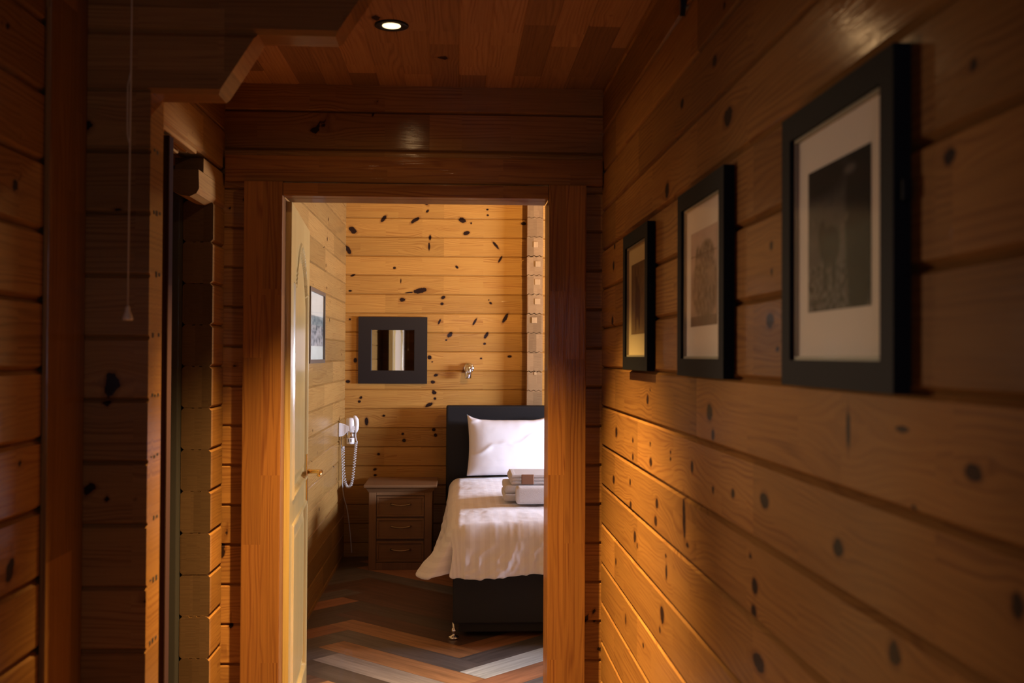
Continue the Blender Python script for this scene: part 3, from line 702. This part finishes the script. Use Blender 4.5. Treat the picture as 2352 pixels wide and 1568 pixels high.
def blob(s, t, cx, cy, rx, ry, soft=0.25):
    r = math.hypot((s - cx) / rx, (t - cy) / ry); return max(0, min(1, (1 - r) / soft + .5))
def art_cattle(s, t):
    n = fbm(s, t, 3.0, 7); c = lerp((.16, .135, .125), (.05, .045, .045), t * 1.3 - .1 + n * .2)
    if t < .33: c = lerp((.20, .175, .16), (.035, .03, .03), .5 + 1.3 * fbm(s, t, 8.0, 22))
    c = lerp(c, (.018, .016, .016), max(blob(s, t, .83, .55, .20, .75), blob(s, t, .2, .92, .5, .14, .6)))
    c = lerp(c, (.022, .020, .020), max(blob(s, t, .38, .44, .17, .13), blob(s, t, .25, .52, .06, .11), blob(s, t, .30, .27, .03, .15), blob(s, t, .45, .27, .03, .14)))
    c = lerp(c, (.16, .14, .125), max(blob(s, t, .58, .42, .05, .16, .5) * .6, blob(s, t, .10, .62, .02, .03) * .7, blob(s, t, .65, .60, .03, .03) * .7) * (.6 + fbm(s, t, 1, 30)))
    c = lerp(c, (.20, .17, .16), blob(s, t, .70, .90, .08, .03, .8) * .5)
    return c
def art_castle(s, t):
    n = fbm(s, t, 5.0, 6); c = lerp((.33, .20, .17), (.60, .42, .38), t + n * .15)
    m = max(blob(s, t, .55, .40, .48, .36, .2), blob(s, t, .62, .72, .28, .16, .2), blob(s, t, .30, .62, .13, .22, .2))
    c = lerp(c, (.13, .075, .06), m * (.75 + .5 * fbm(s, t, 2, 14)))
    c = lerp(c, (.34, .21, .18), blob(s, t, .80, .52, .12, .12, .5) * .6 + blob(s, t, .2, .4, .08, .12, .6) * .5)
    if t < .10: c = lerp(c, (.10, .06, .05), .7)
    if abs(t - .74) < .006: c = lerp(c, (.10, .05, .04), .7)
    return c
def art_stag(s, t):
    n = fbm(s, t, 9.0, 6); c = lerp((.26, .16, .07), (.15, .085, .045), t + n * .3)
    m = max(blob(s, t, .48, .46, .20, .26, .3), blob(s, t, .40, .72, .10, .10, .3), blob(s, t, .35, .22, .05, .20, .4), blob(s, t, .60, .24, .05, .18, .4), blob(s, t, .30, .86, .03, .09, .5), blob(s, t, .52, .86, .03, .09, .5))
    return lerp(c, (.075, .035, .022), m * .85)
def art_coast(s, t):
    n = fbm(s, t * 2, 4.0, 4)
    if t > .66: return lerp((.52, .48, .42), (.66, .60, .52), t + n * .4)
    if t > .52: return lerp((.16, .17, .17), (.42, .40, .36), .35 + n * .9)
    if t > .20: return lerp((.42, .36, .33), (.10, .10, .10), .38 + fbm(s, t * 1.6, 6.0, 7) * 1.1)
    return lerp((.66, .62, .54), (.50, .45, .38), .2 + n * .3)

def picture(name, loc, rotz, S, bor, mw, mh, art, label, cat, group, depth=0.020, frame_mat=None, mount=None, H=None, lip=True, art_off=0.0, nart=90):
    """wall picture in local x (width) / z (height), face towards local -y, back on the wall at y = 0"""
    H = H or S; t = empty(name, loc, (0, 0, rotz)); tag(t, label, cat, group)
    fm = frame_mat or M['black']; a, b2 = S / 2, H / 2; ia, ib = a - bor, b2 - bor
    bm = bmesh.new()                            # mitred frame
    prof = [(0, 0), (0, -depth), (bor, -depth), (bor, -depth * 0.25), (bor - .006, 0)]
    rings = []
    for (sx, sz) in ((-1, -1), (1, -1), (1, 1), (-1, 1)):
        rings.append([bm.verts.new((sx * (a - q[0]), q[1], sz * (b2 - q[0]))) for q in prof])
    for k in range(4):
        p, q = rings[k], rings[(k + 1) % 4]
        for j in range(len(prof)): bm.faces.new((p[j], q[j], q[(j + 1) % len(prof)], p[(j + 1) % len(prof)]))
    bmesh.ops.recalc_face_normals(bm, faces=bm.faces[:])
    link_bm('frame', bm, fm, parent=t)
    bm = bmesh.new(); bm_box(bm, -ia - .002, ia + .002, -depth * .45, -depth * .1, -ib - .002, ib + .002); mo = link_bm('mount', bm, mount or M['mat'], parent=t)
    if lip:
        bm = bmesh.new(); w_ = 0.005
        for (x0, x1, z0, z1) in ((-ia, ia, -ib, -ib + w_), (-ia, ia, ib - w_, ib), (-ia, -ia + w_, -ib + w_, ib - w_), (ia - w_, ia, -ib + w_, ib - w_)):
            bm_box(bm, x0, x1, -depth * .72, -depth * .45, z0, z1)
        link_bm('inner_lip', bm, M['lip'], parent=t)
    tint_grid('print', art, mw, mh, nart, nart, M['print'], t, (0, -depth * .45 - .0008, art_off))
    bm = bmesh.new(); bm_box(bm, -ia, ia, -depth * .80, -depth * .74, -ib, ib); link_bm('glass', bm, M['glass'], parent=t)
    return t
GR_P = 'black framed prints along the corridor wall'
# local +x must run away from the camera-left edge: frames face -X, so local -y -> world -X  (rotation -90 deg)
p3 = picture('picture_frame', (0.494, 1.285, 1.553), -PI/2, 0.385, 0.036, 0.215, 0.192, art_cattle, 'square black frame nearest the camera, dark photo of cattle in a wide pale mount', 'picture', GR_P, art_off=0.005)
p2 = picture('picture_frame', (0.494, 2.000, 1.553), -PI/2, 0.385, 0.036, 0.215, 0.192, art_castle, 'middle black frame on the log wall, reddish print of a stone ruin', 'picture', GR_P, art_off=0.005)
p1 = picture('picture_frame', (0.494, 2.735, 1.553), -PI/2, 0.378, 0.036, 0.205, 0.192, art_stag, 'black frame nearest the bedroom door, sepia print of a standing stag', 'picture', GR_P, art_off=0.005, mount=plain('cream_mount', (0.74, 0.55, 0.30), 0.85))
for p, zz in ((p3, 0.03), (p1, 0.02)):
    bm = bmesh.new(); bm_box(bm, 0.193 if p is p3 else 0.189, 0.205 if p is p3 else 0.195, -0.014, -0.004, zz - 0.012, zz + 0.012, 0.002)
    link_bm('hanging_clip', bm, M['black'], parent=p)
picture('picture_frame', (-0.782, 5.64, 1.556), PI/2, 0.60, 0.020, 0.56, 0.36, art_coast, 'framed coastal print on the bedroom side wall, half hidden by the open door', 'picture', None, depth=0.022, frame_mat=plain('green_grey_frame', (0.09, 0.065, 0.045), 0.4), H=0.40, lip=False)

# ---------------------------------------------------------------- mirror
t = empty('mirror', (-0.4515, 7.199, 1.437)); tag(t, 'square dark brown framed mirror on the far bedroom wall', 'mirror')
bm = bmesh.new(); a, b2, bor, dep = 0.239, 0.233, 0.092, 0.025
prof = [(0, 0), (0, -dep), (bor - .004, -dep), (bor, -dep + .004), (bor, -dep * .35), (bor - .006, 0)]; rings = []
for (sx, sz) in ((-1, -1), (1, -1), (1, 1), (-1, 1)): rings.append([bm.verts.new((sx * (a - q[0]), q[1], sz * (b2 - q[0]))) for q in prof])
for k in range(4):
    p, q = rings[k], rings[(k + 1) % 4]
    for j in range(len(prof)): bm.faces.new((p[j], q[j], q[(j + 1) % len(prof)], p[(j + 1) % len(prof)]))
bmesh.ops.recalc_face_normals(bm, faces=bm.faces[:]); link_bm('frame', bm, M['wenge'], parent=t)
bm = bmesh.new(); bm_box(bm, -a + bor - .001, a - bor + .001, -dep * .4, -dep * .15, -b2 + bor - .001, b2 - bor + .001); link_bm('mirror_glass', bm, M['mirror'], parent=t)

# ---------------------------------------------------------------- reading lamp
t = empty('wall_lamp', (0.080, 7.193, 1.315)); tag(t, 'small chrome reading spotlight on the log wall above the headboard', 'wall lamp')
bm = bmesh.new(); bm_lathe(bm, [(0.036, 0.0), (0.036, -0.012), (0.033, -0.018), (0.004, -0.020)], (0, 0, 0), axis='y', seg=36); link_bm('wall_plate', bm, M['chrome'], parent=t, smooth=True)
bm = bmesh.new(); bm_tube(bm, [(0, -0.018, 0.005), (-0.002, -0.045, 0.008), (-0.003, -0.058, 0.0)], 0.009, 12); link_bm('arm', bm, M['chrome'], parent=t, smooth=True)
bm = bmesh.new(); bm_tube(bm, [(0.000, -0.052, 0.018), (0.000, -0.054, 0.014), (-0.002, -0.056, 0.0), (-0.008, -0.064, -0.070), (-0.008, -0.064, -0.072)], [0.008, 0.021, 0.024, 0.025, 0.021], 28); link_bm('lamp_head', bm, M['chrome'], parent=t, smooth=True)

# ---------------------------------------------------------------- hair dryer
t = empty('hair_dryer', (-0.783, 6.85, 0.80)); tag(t, 'white wall-mounted hair dryer with a curly cord beside the nightstand', 'hair dryer')
def rel(pts): return [(p[0] + 0.783, p[1] - 6.85, p[2] - 0.80) for p in pts]
bm = bmesh.new()
sec = [(-0.782, 0.862, 0.955, 0.038), (-0.750, 0.868, 0.948, 0.034), (-0.726, 0.892, 0.940, 0.037), (-0.700, 0.900, 0.938, 0.037), (-0.676, 0.903, 0.935, 0.034)]
rings = [[bm.verts.new(rel([(x, 6.85 + sy * hw, z)])[0]) for sy, z in ((-1, z0), (1, z0), (1, z1), (-1, z1))] for x, z0, z1, hw in sec]
for p, q in zip(rings, rings[1:]):
    for i in range(4): bm.faces.new((p[i], p[(i + 1) % 4], q[(i + 1) % 4], q[i]))
bm.faces.new(rings[0]); bm.faces.new(rings[-1]); bmesh.ops.recalc_face_normals(bm, faces=bm.faces[:])
bmesh.ops.bevel(bm, geom=bm.edges[:], offset=0.004, segments=2, affect='EDGES')
link_bm('wall_bracket', bm, M['plastic'], parent=t)
cx, cy = 0.783 - 0.705, -0.008
bm = bmesh.new(); bm_lathe(bm, [(0.010, 0.188), (0.026, 0.184), (0.031, 0.170), (0.031, 0.135), (0.029, 0.092)], (cx, cy, 0), seg=32); link_bm('barrel', bm, M['plastic'], parent=t, smooth=True)
bm = bmesh.new(); bm_lathe(bm, [(0.0275, 0.098), (0.028, 0.094), (0.028, 0.058), (0.0265, 0.054)], (cx, cy, 0), seg=32); link_bm('chrome_collar', bm, M['chrome'], parent=t, smooth=True)
bm = bmesh.new(); bm_lathe(bm, [(0.0265, 0.057), (0.0265, 0.020), (0.024, 0.014), (0.012, 0.014)], (cx, cy, 0), seg=32)
noz = link_bm('nozzle', bm, M['plastic'], parent=t, smooth=True)
bm = bmesh.new()
for dx in (-0.012, 0.004): bm_box(bm, cx + dx, cx + dx + 0.005, cy - 0.0275, cy - 0.023, 0.028, 0.048)
link_bm('air_slot', bm, M['blackmetal'], parent=noz)
bm = bmesh.new(); bm_tube(bm, rel([(-0.684, 6.838, 1.000), (-0.678, 6.836, 0.992), (-0.668, 6.834, 0.972), (-0.664, 6.834, 0.945), (-0.668, 6.834, 0.915), (-0.671, 6.834, 0.895), (-0.671, 6.834, 0.886)]), [0.006, 0.013, 0.017, 0.015, 0.017, 0.011, 0.005], 16); link_bm('handle', bm, M['plastic'], parent=t, smooth=True)
path = [Vector(p) for p in rel([(-0.668, 6.834, 0.824), (-0.672, 6.834, 0.78), (-0.676, 6.832, 0.72), (-0.682, 6.830, 0.65), (-0.690, 6.828, 0.58), (-0.703, 6.827, 0.538), (-0.722, 6.827, 0.533), (-0.737, 6.828, 0.56), (-0.748, 6.830, 0.63), (-0.752, 6.834, 0.70), (-0.753, 6.838, 0.77), (-0.755, 6.842, 0.795)])]
def spline(P, n):
    out = []; m = len(P) - 1
    for i in range(n + 1):
        f = i / n * m; k = min(int(f), m - 1); u = f - k
        p0, p1, p2, p3_ = P[max(k - 1, 0)], P[k], P[k + 1], P[min(k + 2, m)]
        out.append(0.5 * ((2 * p1) + (p2 - p0) * u + (2 * p0 - 5 * p1 + 4 * p2 - p3_) * u * u + (3 * p1 - p0 - 3 * p2 + p3_) * u ** 3))
    return out
NP = 900; sp = spline(path, NP); coil = []
turns = 44
for i, p in enumerate(sp):
    tn = (sp[min(i + 1, NP)] - sp[max(i - 1, 0)]).normalized(); s1 = tn.cross(Vector((0, 1, 0))).normalized(); s2 = tn.cross(s1)
    a = 2 * PI * turns * i / NP; coil.append(p + (s1 * math.cos(a) + s2 * math.sin(a)) * 0.0085)
bm = bmesh.new(); bm_tube(bm, coil, 0.0024, 6); link_bm('coiled_cord', bm, M['cord'], parent=t, smooth=True)
bm = bmesh.new(); bm_tube(bm, rel([(-0.671, 6.834, 0.89), (-0.671, 6.834, 0.86), (-0.665, 6.834, 0.835), (-0.660, 6.834, 0.826)]), 0.0035, 8); link_bm('cord_tail', bm, M['cord'], parent=t, smooth=True)
bm = bmesh.new(); bm_tube(bm, [v for v in spline([Vector(p) for p in rel([(-0.768, 6.86, 0.865), (-0.768, 6.862, 0.80), (-0.764, 6.862, 0.70), (-0.760, 6.864, 0.60), (-0.758, 6.866, 0.53), (-0.752, 6.90, 0.45), (-0.735, 6.95, 0.36), (-0.72, 7.0, 0.2), (-0.71, 7.02, 0.06)])], 60)], 0.0033, 8); link_bm('power_cable', bm, M['cord'], parent=t, smooth=True)

# ---------------------------------------------------------------- nightstand
t = empty('nightstand', (-0.365, 6.93, 0)); tag(t, 'brown wooden nightstand with three drawers between the wall and the bed', 'nightstand')
X0, X1, YF, YB = -0.209, 0.203, -0.190, 0.235
boxo('tabletop', X0 - .032, X1 + .032, YF - .028, YB + 0.005, 0.538, 0.556, M['stand'], t, 'x', 0.004)
bm = bmesh.new()                                # moulding under the top
pr = [(X0 - .020, YF - .018, 0.538), (X1 + .020, YF - .018, 0.538), (X1 + .020, YB, 0.538), (X0 - .020, YB, 0.538)]
pr2 = [(X0, YF, 0.506), (X1, YF, 0.506), (X1, YB, 0.506), (X0, YB, 0.506)]
A = [bm.verts.new(p) for p in pr]; B = [bm.verts.new(p) for p in pr2]
bm.faces.new(A); bm.faces.new(B[::-1])
for i in range(4): bm.faces.new((A[i], A[(i + 1) % 4], B[(i + 1) % 4], B[i]))
bmesh.ops.recalc_face_normals(bm, faces=bm.faces[:]); link_bm('cornice', bm, M['stand'], parent=t)
bm = bmesh.new()
bm_box(bm, X0, X0 + .048, YF, YB, 0.0, 0.506, 0.003); bm_box(bm, X1 - .048, X1, YF, YB, 0.0, 0.506, 0.003)
bm_box(bm, X0 + .048, X1 - .048, YF + .02, YB, 0.03, 0.506)
bm_box(bm, X0 + .048, X1 - .048, YF, YF + .02, 0.485, 0.506, 0.002); bm_box(bm, X0 + .048, X1 - .048, YF + .004, YF + .02, 0.0, 0.048, 0.002)
link_bm('body', bm, M['stand'], parent=t, grain='z')
for zc in (0.413, 0.268, 0.118):
    x0, x1, z0, z1 = X0 + .051, X1 - .051, zc - .067, zc + .067
    bm = bmesh.new()
    for (a0, a1, c0, c1) in ((x0, x1, z1 - .014, z1), (x0, x1, z0, z0 + .014), (x0, x0 + .014, z0 + .014, z1 - .014), (x1 - .014, x1, z0 + .014, z1 - .014)):
        bm_box(bm, a0, a1, YF + .003, YF + .022, c0, c1, 0.0015, 1)
    bm_box(bm, x0 + .013, x1 - .013, YF + .009, YF + .022, z0 + .013, z1 - .013, 0.002, 1)
    dr = link_bm('drawer', bm, M['stand'], parent=t)
    bm = bmesh.new(); zz = zc + 0.012
    bm_tube(bm, [(-0.063, YF + .010, zz + .004), (-0.060, YF - .006, zz + .004), (-0.055, YF - .014, zz + .003), (-0.03, YF - .018, zz - .001), (0.0, YF - .019, zz - .003), (0.03, YF - .018, zz - .001), (0.055, YF - .014, zz + .003), (0.060, YF - .006, zz + .004), (0.063, YF + .010, zz + .004)],
            [.007, .006, .006, .0045, .004, .0045, .006, .006, .007], 10)
    link_bm('drawer_handle', bm, M['dullbrass'], parent=dr, smooth=True)

# ---------------------------------------------------------------- bed
BX0, BX1, BY0, BY1 = -0.017, 1.36, 5.09, 6.995
t = empty('bed', (0.67, 6.0, 0)); tag(t, 'double divan bed with black base and tall black leather headboard', 'bed')
bm = bmesh.new(); bm_box(bm, BX0 - .67, BX1 - .67, BY0 - 6, BY1 - 6, 0.075, 0.33, 0.012, 3); link_bm('divan_base', bm, M['base'], parent=t)
bm = bmesh.new(); bm_box(bm, BX0 - .64, BX1 - .70, BY0 + .025 - 6, BY1 - 6, 0.028, 0.078, 0.004); link_bm('plinth', bm, M['dark'], parent=t)
bm = bmesh.new(); bm_box(bm, BX0 + .01 - .67, BX1 - .01 - .67, BY0 + .01 - 6, BY1 - .01 - 6, 0.33, 0.545, 0.04, 4); link_bm('mattress', bm, M['sheet'], parent=t, smooth=True)
bm = bmesh.new(); bm_box(bm, -0.075 - .67, 1.42 - .67, 1.0, 1.075, 0.02, 1.062, 0.014, 3); link_bm('headboard', bm, M['leather'], parent=t)
for (x, y) in ((BX0 + .005, BY0 + 0.01), (BX1 - .005, BY0 + .01), (BX0 + .02, BY1 - .05), (BX1 - .02, BY1 - .05)):
    bm = bmesh.new(); bm_lathe(bm, [(0.002, 0.0), (0.026, 0.001), (0.028, 0.006), (0.024, 0.013), (0.009, 0.019), (0.008, 0.028), (0.013, 0.034), (0.014, 0.042), (0.010, 0.050), (0.006, 0.055), (0.006, 0.080)], (x - .67, y - 6, 0), seg=24)
    link_bm('glide_foot', bm, M['chrome'], parent=t, smooth=True)

# ---------------------------------------------------------------- duvet
def duvet():
    W = 1.335; x0 = 0.030; y0 = 5.075; ytop = 6.93; HANG = 0.298; R = 0.085; ZT = 0.600
    n_p = 190; n_q = 210
    ps = np.linspace(-HANG, W + HANG, n_p + 1); qs = np.linspace(-HANG, ytop - y0, n_q + 1)
    V, UV = [], []
    for q in qs:
        for p in ps:
            ex = p if p < 0 else (p - W if p > W else 0.0); ey = q if q < 0 else 0.0
            px = min(max(p, 0), W); py = max(q, 0)
            ax_, ay_ = abs(ex), abs(ey); r = max(ax_, ay_)
            nz = 0.012 * fbm(p * 2.3, q * 2.3, 1.0)
            top_n = 0.006 * fbm(p * 3.5, q * 3.5, 4.0) + 0.0015 * abs(fbm(p * 11, q * 5, 9.0))
            z = ZT + top_n - 0.02 * max(0, (py - 1.5)) 
            edge = min(px, W - px, 99)
            z += 0.016 * (1 - math.exp(-min(px, W - px) / 0.16)) + 0.012 * (1 - math.exp(-py / 0.2)) - 0.028
            # a soft crease across the bed in front of the pillows
            ox = oy = 0.0
            if r > 1e-9:
                hyp = math.hypot(ex, ey); dx, dy = ex / hyp, ey / hyp
                if r < R * PI / 2:
                    out = R * math.sin(r / R); dn = R * (1 - math.cos(r / R)); rest = 0.0
                else:
                    rest = r - R * PI / 2; out = R; dn = R + rest
                fr_ = rest / (HANG - R * PI / 2)
                th = math.atan2(-ey, abs(ex))               # 0 on the side, pi/2 on the foot
                if ex != 0 and ex < 0 or ex > 0:
                    nearf = math.exp(-py / 0.55)
                    fl = 0.14 * nearf + 0.01
                else: fl = 0.02
                if ex != 0 and ey != 0: fl = 0.02 + 0.13 * (math.cos(th) ** 2)
                out += fl * fr_ ** 1.1
                # hanging folds
                if ey < 0 and ex == 0:
                    # creases rake from lower left to upper right across the foot flap
                    A_ = px * 1.0 + fr_ * .16; d1_ = A_ * 11 + 1.6 * fbm(px * 2.2, fr_ * .9, 2.0)
                    fold = 0.020 * (1 - abs(math.sin(d1_))) ** 2.5 + 0.012 * (1 - abs(math.sin(d1_ * 2.3 + 1 + fbm(px * 3, fr_ * 2, 7.0)))) ** 3
                    fold += 0.012 * math.sin(px * 7 + 1.5) * fr_ + 0.005 * fbm(A_ * 20, fr_ * 2, 12.0)
                    if px > .3: fold -= 0.020 * math.exp(-((px - .50 + .06 * fr_) / .07) ** 2) * math.exp(-((fr_ - .35) / .35) ** 2)
                    dn *= 1 + 0.05 * math.sin(px * 5.0 + 1) - 0.03
                elif ex != 0 and ey == 0:
                    fold = 0.012 * math.sin(py * 14 + 2 * fbm(py * 2, fr_, 5.0)) + 0.008 * fbm(py * 9, fr_ * 3, 3.0)
                else:
                    # corner: one deep cleft between the side flap and the foot flap
                    fold = -0.125 * math.exp(-((th - 0.84) / 0.12) ** 2) * min(1, 1.8 * fr_ + .05) + 0.006 * fbm(th * 6, fr_ * 3, 2.0)
                    dn *= 1 - 0.07 * math.exp(-((th - 0.84) / 0.2) ** 2)
                out += fold * min(1.0, 0.2 + fr_ * 1.5)
                ox, oy = dx * out, dy * out
                z -= dn
            V.append((x0 + px + ox, y0 + py + oy, z)); UV.append((p, q))
    nu = n_p + 1
    F = [(j * nu + i, j * nu + i + 1, (j + 1) * nu + i + 1, (j + 1) * nu + i) for j in range(n_q) for i in range(n_p)]
    me = bpy.data.meshes.new('duvet'); me.from_pydata(V, [], F); me.materials.append(M['duvet'])
    uvl = me.uv_layers.new(name='UVMap')
    for lp in me.loops: uvl.data[lp.index].uv = UV[lp.vertex_index]
    me.polygons.foreach_set('use_smooth', [True] * len(me.polygons))
    o = bpy.data.objects.new('duvet', me); COL.objects.link(o)
    so = o.modifiers.new('thickness', 'SOLIDIFY'); so.thickness = 0.022; so.offset = -1
    sb = o.modifiers.new('smooth', 'SUBSURF'); sb.levels = 0; sb.render_levels = 1
    tag(o, 'white satin-striped duvet draped over the foot and side of the bed', 'duvet')
    return o
duvet()

# ---------------------------------------------------------------- pillows
def pillow(cx, cy, cz, w, h, th, tilt, seed, label, group):
    n = 44; V = []; F = []
    for side in (-1, 1):
        for j in range(n + 1):
            for i in range(n + 1):
                s, t_ = i / n * 2 - 1, j / n * 2 - 1
                k = (1 - abs(s) ** 2.6) * (1 - abs(t_) ** 2.6); k = max(k, 0) ** 0.5
                pinch = 1 - 0.055 * (1 - abs(t_) ** 2) * abs(s) ** 3; pin2 = 1 - 0.02 * (1 - abs(s) ** 2) * abs(t_) ** 3
                x = s * w / 2 * pinch; z = t_ * h / 2 * pin2
                y = side * (th / 2) * k
                wr = 0.010 * (1 - abs(math.sin(3.2 * (x * 0.8 - z * 1.7) * 1.9 + 0.9 * fbm(x * 2.5, z * 2.5, seed)))) ** 7
                wr += 0.0025 * fbm(x * 7, z * 7, seed + 3)
                y -= wr * (k > 0.15)
                z += 0.006 * fbm(x * 5, 3.0, seed) * (t_ > .5) - 0.034 * max(0, t_) ** 2 * (1 - abs(s) ** 6) - 0.018 * (k if t_ < -.6 else 0)
                V.append((x, y, z))
    m_ = (n + 1) ** 2
    for j in range(n):
        for i in range(n):
            a = j * (n + 1) + i; F.append((a, a + 1, a + n + 2, a + n + 1)); F.append((m_ + a, m_ + a + n + 1, m_ + a + n + 2, m_ + a + 1))
    me = bpy.data.meshes.new('pillow'); me.from_pydata(V, [], F); me.materials.append(M['pillow'])
    bmx = bmesh.new(); bmx.from_mesh(me); bmesh.ops.remove_doubles(bmx, verts=bmx.verts[:], dist=0.0008); bmesh.ops.recalc_face_normals(bmx, faces=bmx.faces[:]); bmx.to_mesh(me); bmx.free()
    me.polygons.foreach_set('use_smooth', [True] * len(me.polygons))
    o = bpy.data.objects.new('pillow', me); COL.objects.link(o); o.location = (cx, cy, cz); o.rotation_euler = (tilt, 0, 0)
    tag(o, label, 'pillow', group); return o
pillow(0.345, 6.865, 0.805, 0.56, 0.41, 0.17, -0.20, 1.0, 'white pillow propped against the black headboard nearest the nightstand', None)
pillow(0.945, 6.865, 0.805, 0.56, 0.41, 0.17, -0.20, 6.0, 'white pillow propped against the headboard on the far side of the bed', None)

# ---------------------------------------------------------------- towels
def soft_block(name, x0, x1, y0, y1, z0, z1, mat, layers=1, label=None, cat=None, group=None, left_fold=False):
    bm = bmesh.new(); h = (z1 - z0) / layers
    for k in range(layers):
        bm_box(bm, x0 + .003 * (k % 2), x1, y0 + .002 * (k % 2), y1, z0 + k * h + .0004, z0 + (k + 1) * h - .0004, min(h * .42, .02), 4)
    if left_fold:                                # the rounded fold that wraps the layers on the left
        bm_lathe(bm, [((z1 - z0) * .46, y0 + .006), ((z1 - z0) * .5, y0 + .012), ((z1 - z0) * .5, y1 - .012), ((z1 - z0) * .46, y1 - .006)], (x0 + .02, 0, (z0 + z1) / 2), axis='y', seg=28)
    o = link_bm(name, bm, mat, smooth=True)
    if label: tag(o, label, cat, group)
    return o
TZ = 0.608
soft_block('folded_towel', 0.316, 0.80, 5.455, 5.555, TZ + .002, TZ + .094, M['towel'], 1, 'white folded flannel with a fuzzy face lying at the front on the duvet', 'towel', 'folded towels on the bed')
soft_block('folded_towel', 0.255, 0.82, 5.565, 5.88, TZ + .002, TZ + .090, M['towel'], 2, 'bottom white towel of the folded stack behind the flannel', 'towel', 'folded towels on the bed')
soft_block('folded_towel', 0.295, 0.80, 5.575, 5.86, TZ + .091, TZ + .148, M['towel'], 3, 'top white towel with layered rounded fold, brown packet against it', 'towel', 'folded towels on the bed', True)
bm = bmesh.new(); bm_box(bm, 0.350, 0.418, 5.549, 5.565, TZ + .096, TZ + .150, 0.004); tag(link_bm('soap_packet', bm, M['packet']), 'small brown paper packet standing on the folded white towels', 'packet')

# ---------------------------------------------------------------- pull cord
t = empty('pull_cord', (-0.601, 1.90, CEIL)); tag(t, 'thin hanging light-switch cord with a small bell-shaped pull on the dark left side', 'pull cord')
bm = bmesh.new(); bm_lathe(bm, [(0.040, 0.0), (0.040, -0.018), (0.034, -0.024), (0.004, -0.026)], (0, 0, 0), seg=32); link_bm('ceiling_switch', bm, M['bell'], parent=t, smooth=True)
bm = bmesh.new(); bm_tube(bm, [(0, 0, -0.02), (0.002, 0, -0.30), (0.000, 0, -0.84)], 0.0013, 8)
bm_tube(bm, [(0.001, 0, -0.405), (-0.004, 0, -0.43), (-0.004, 0, -0.50), (-0.0035, 0, -0.52), (0.000, 0, -0.535)], 0.0011, 6); link_bm('cord', bm, M['string'], parent=t, smooth=True)
bm = bmesh.new(); bm_lathe(bm, [(0.0022, -0.832), (0.0042, -0.836), (0.0045, -0.842), (0.0085, -0.851), (0.0095, -0.857), (0.0085, -0.858), (0.002, -0.856)], (0, 0, 0), seg=20); link_bm('pull_knob', bm, M['bell'], parent=t, smooth=True)

# slim black strip high on the right wall
bm = bmesh.new(); bm_prism(bm, [(2.205, 2.318), (2.205, 2.162), (2.215, 2.148), (2.225, 2.162), (2.225, 2.318)], 'x', 0.483, 0.4945)
tag(link_bm('wall_strip', bm, M['blackmetal']), 'slim black strip with a pointed lower end, high on the right log wall', 'wall strip')
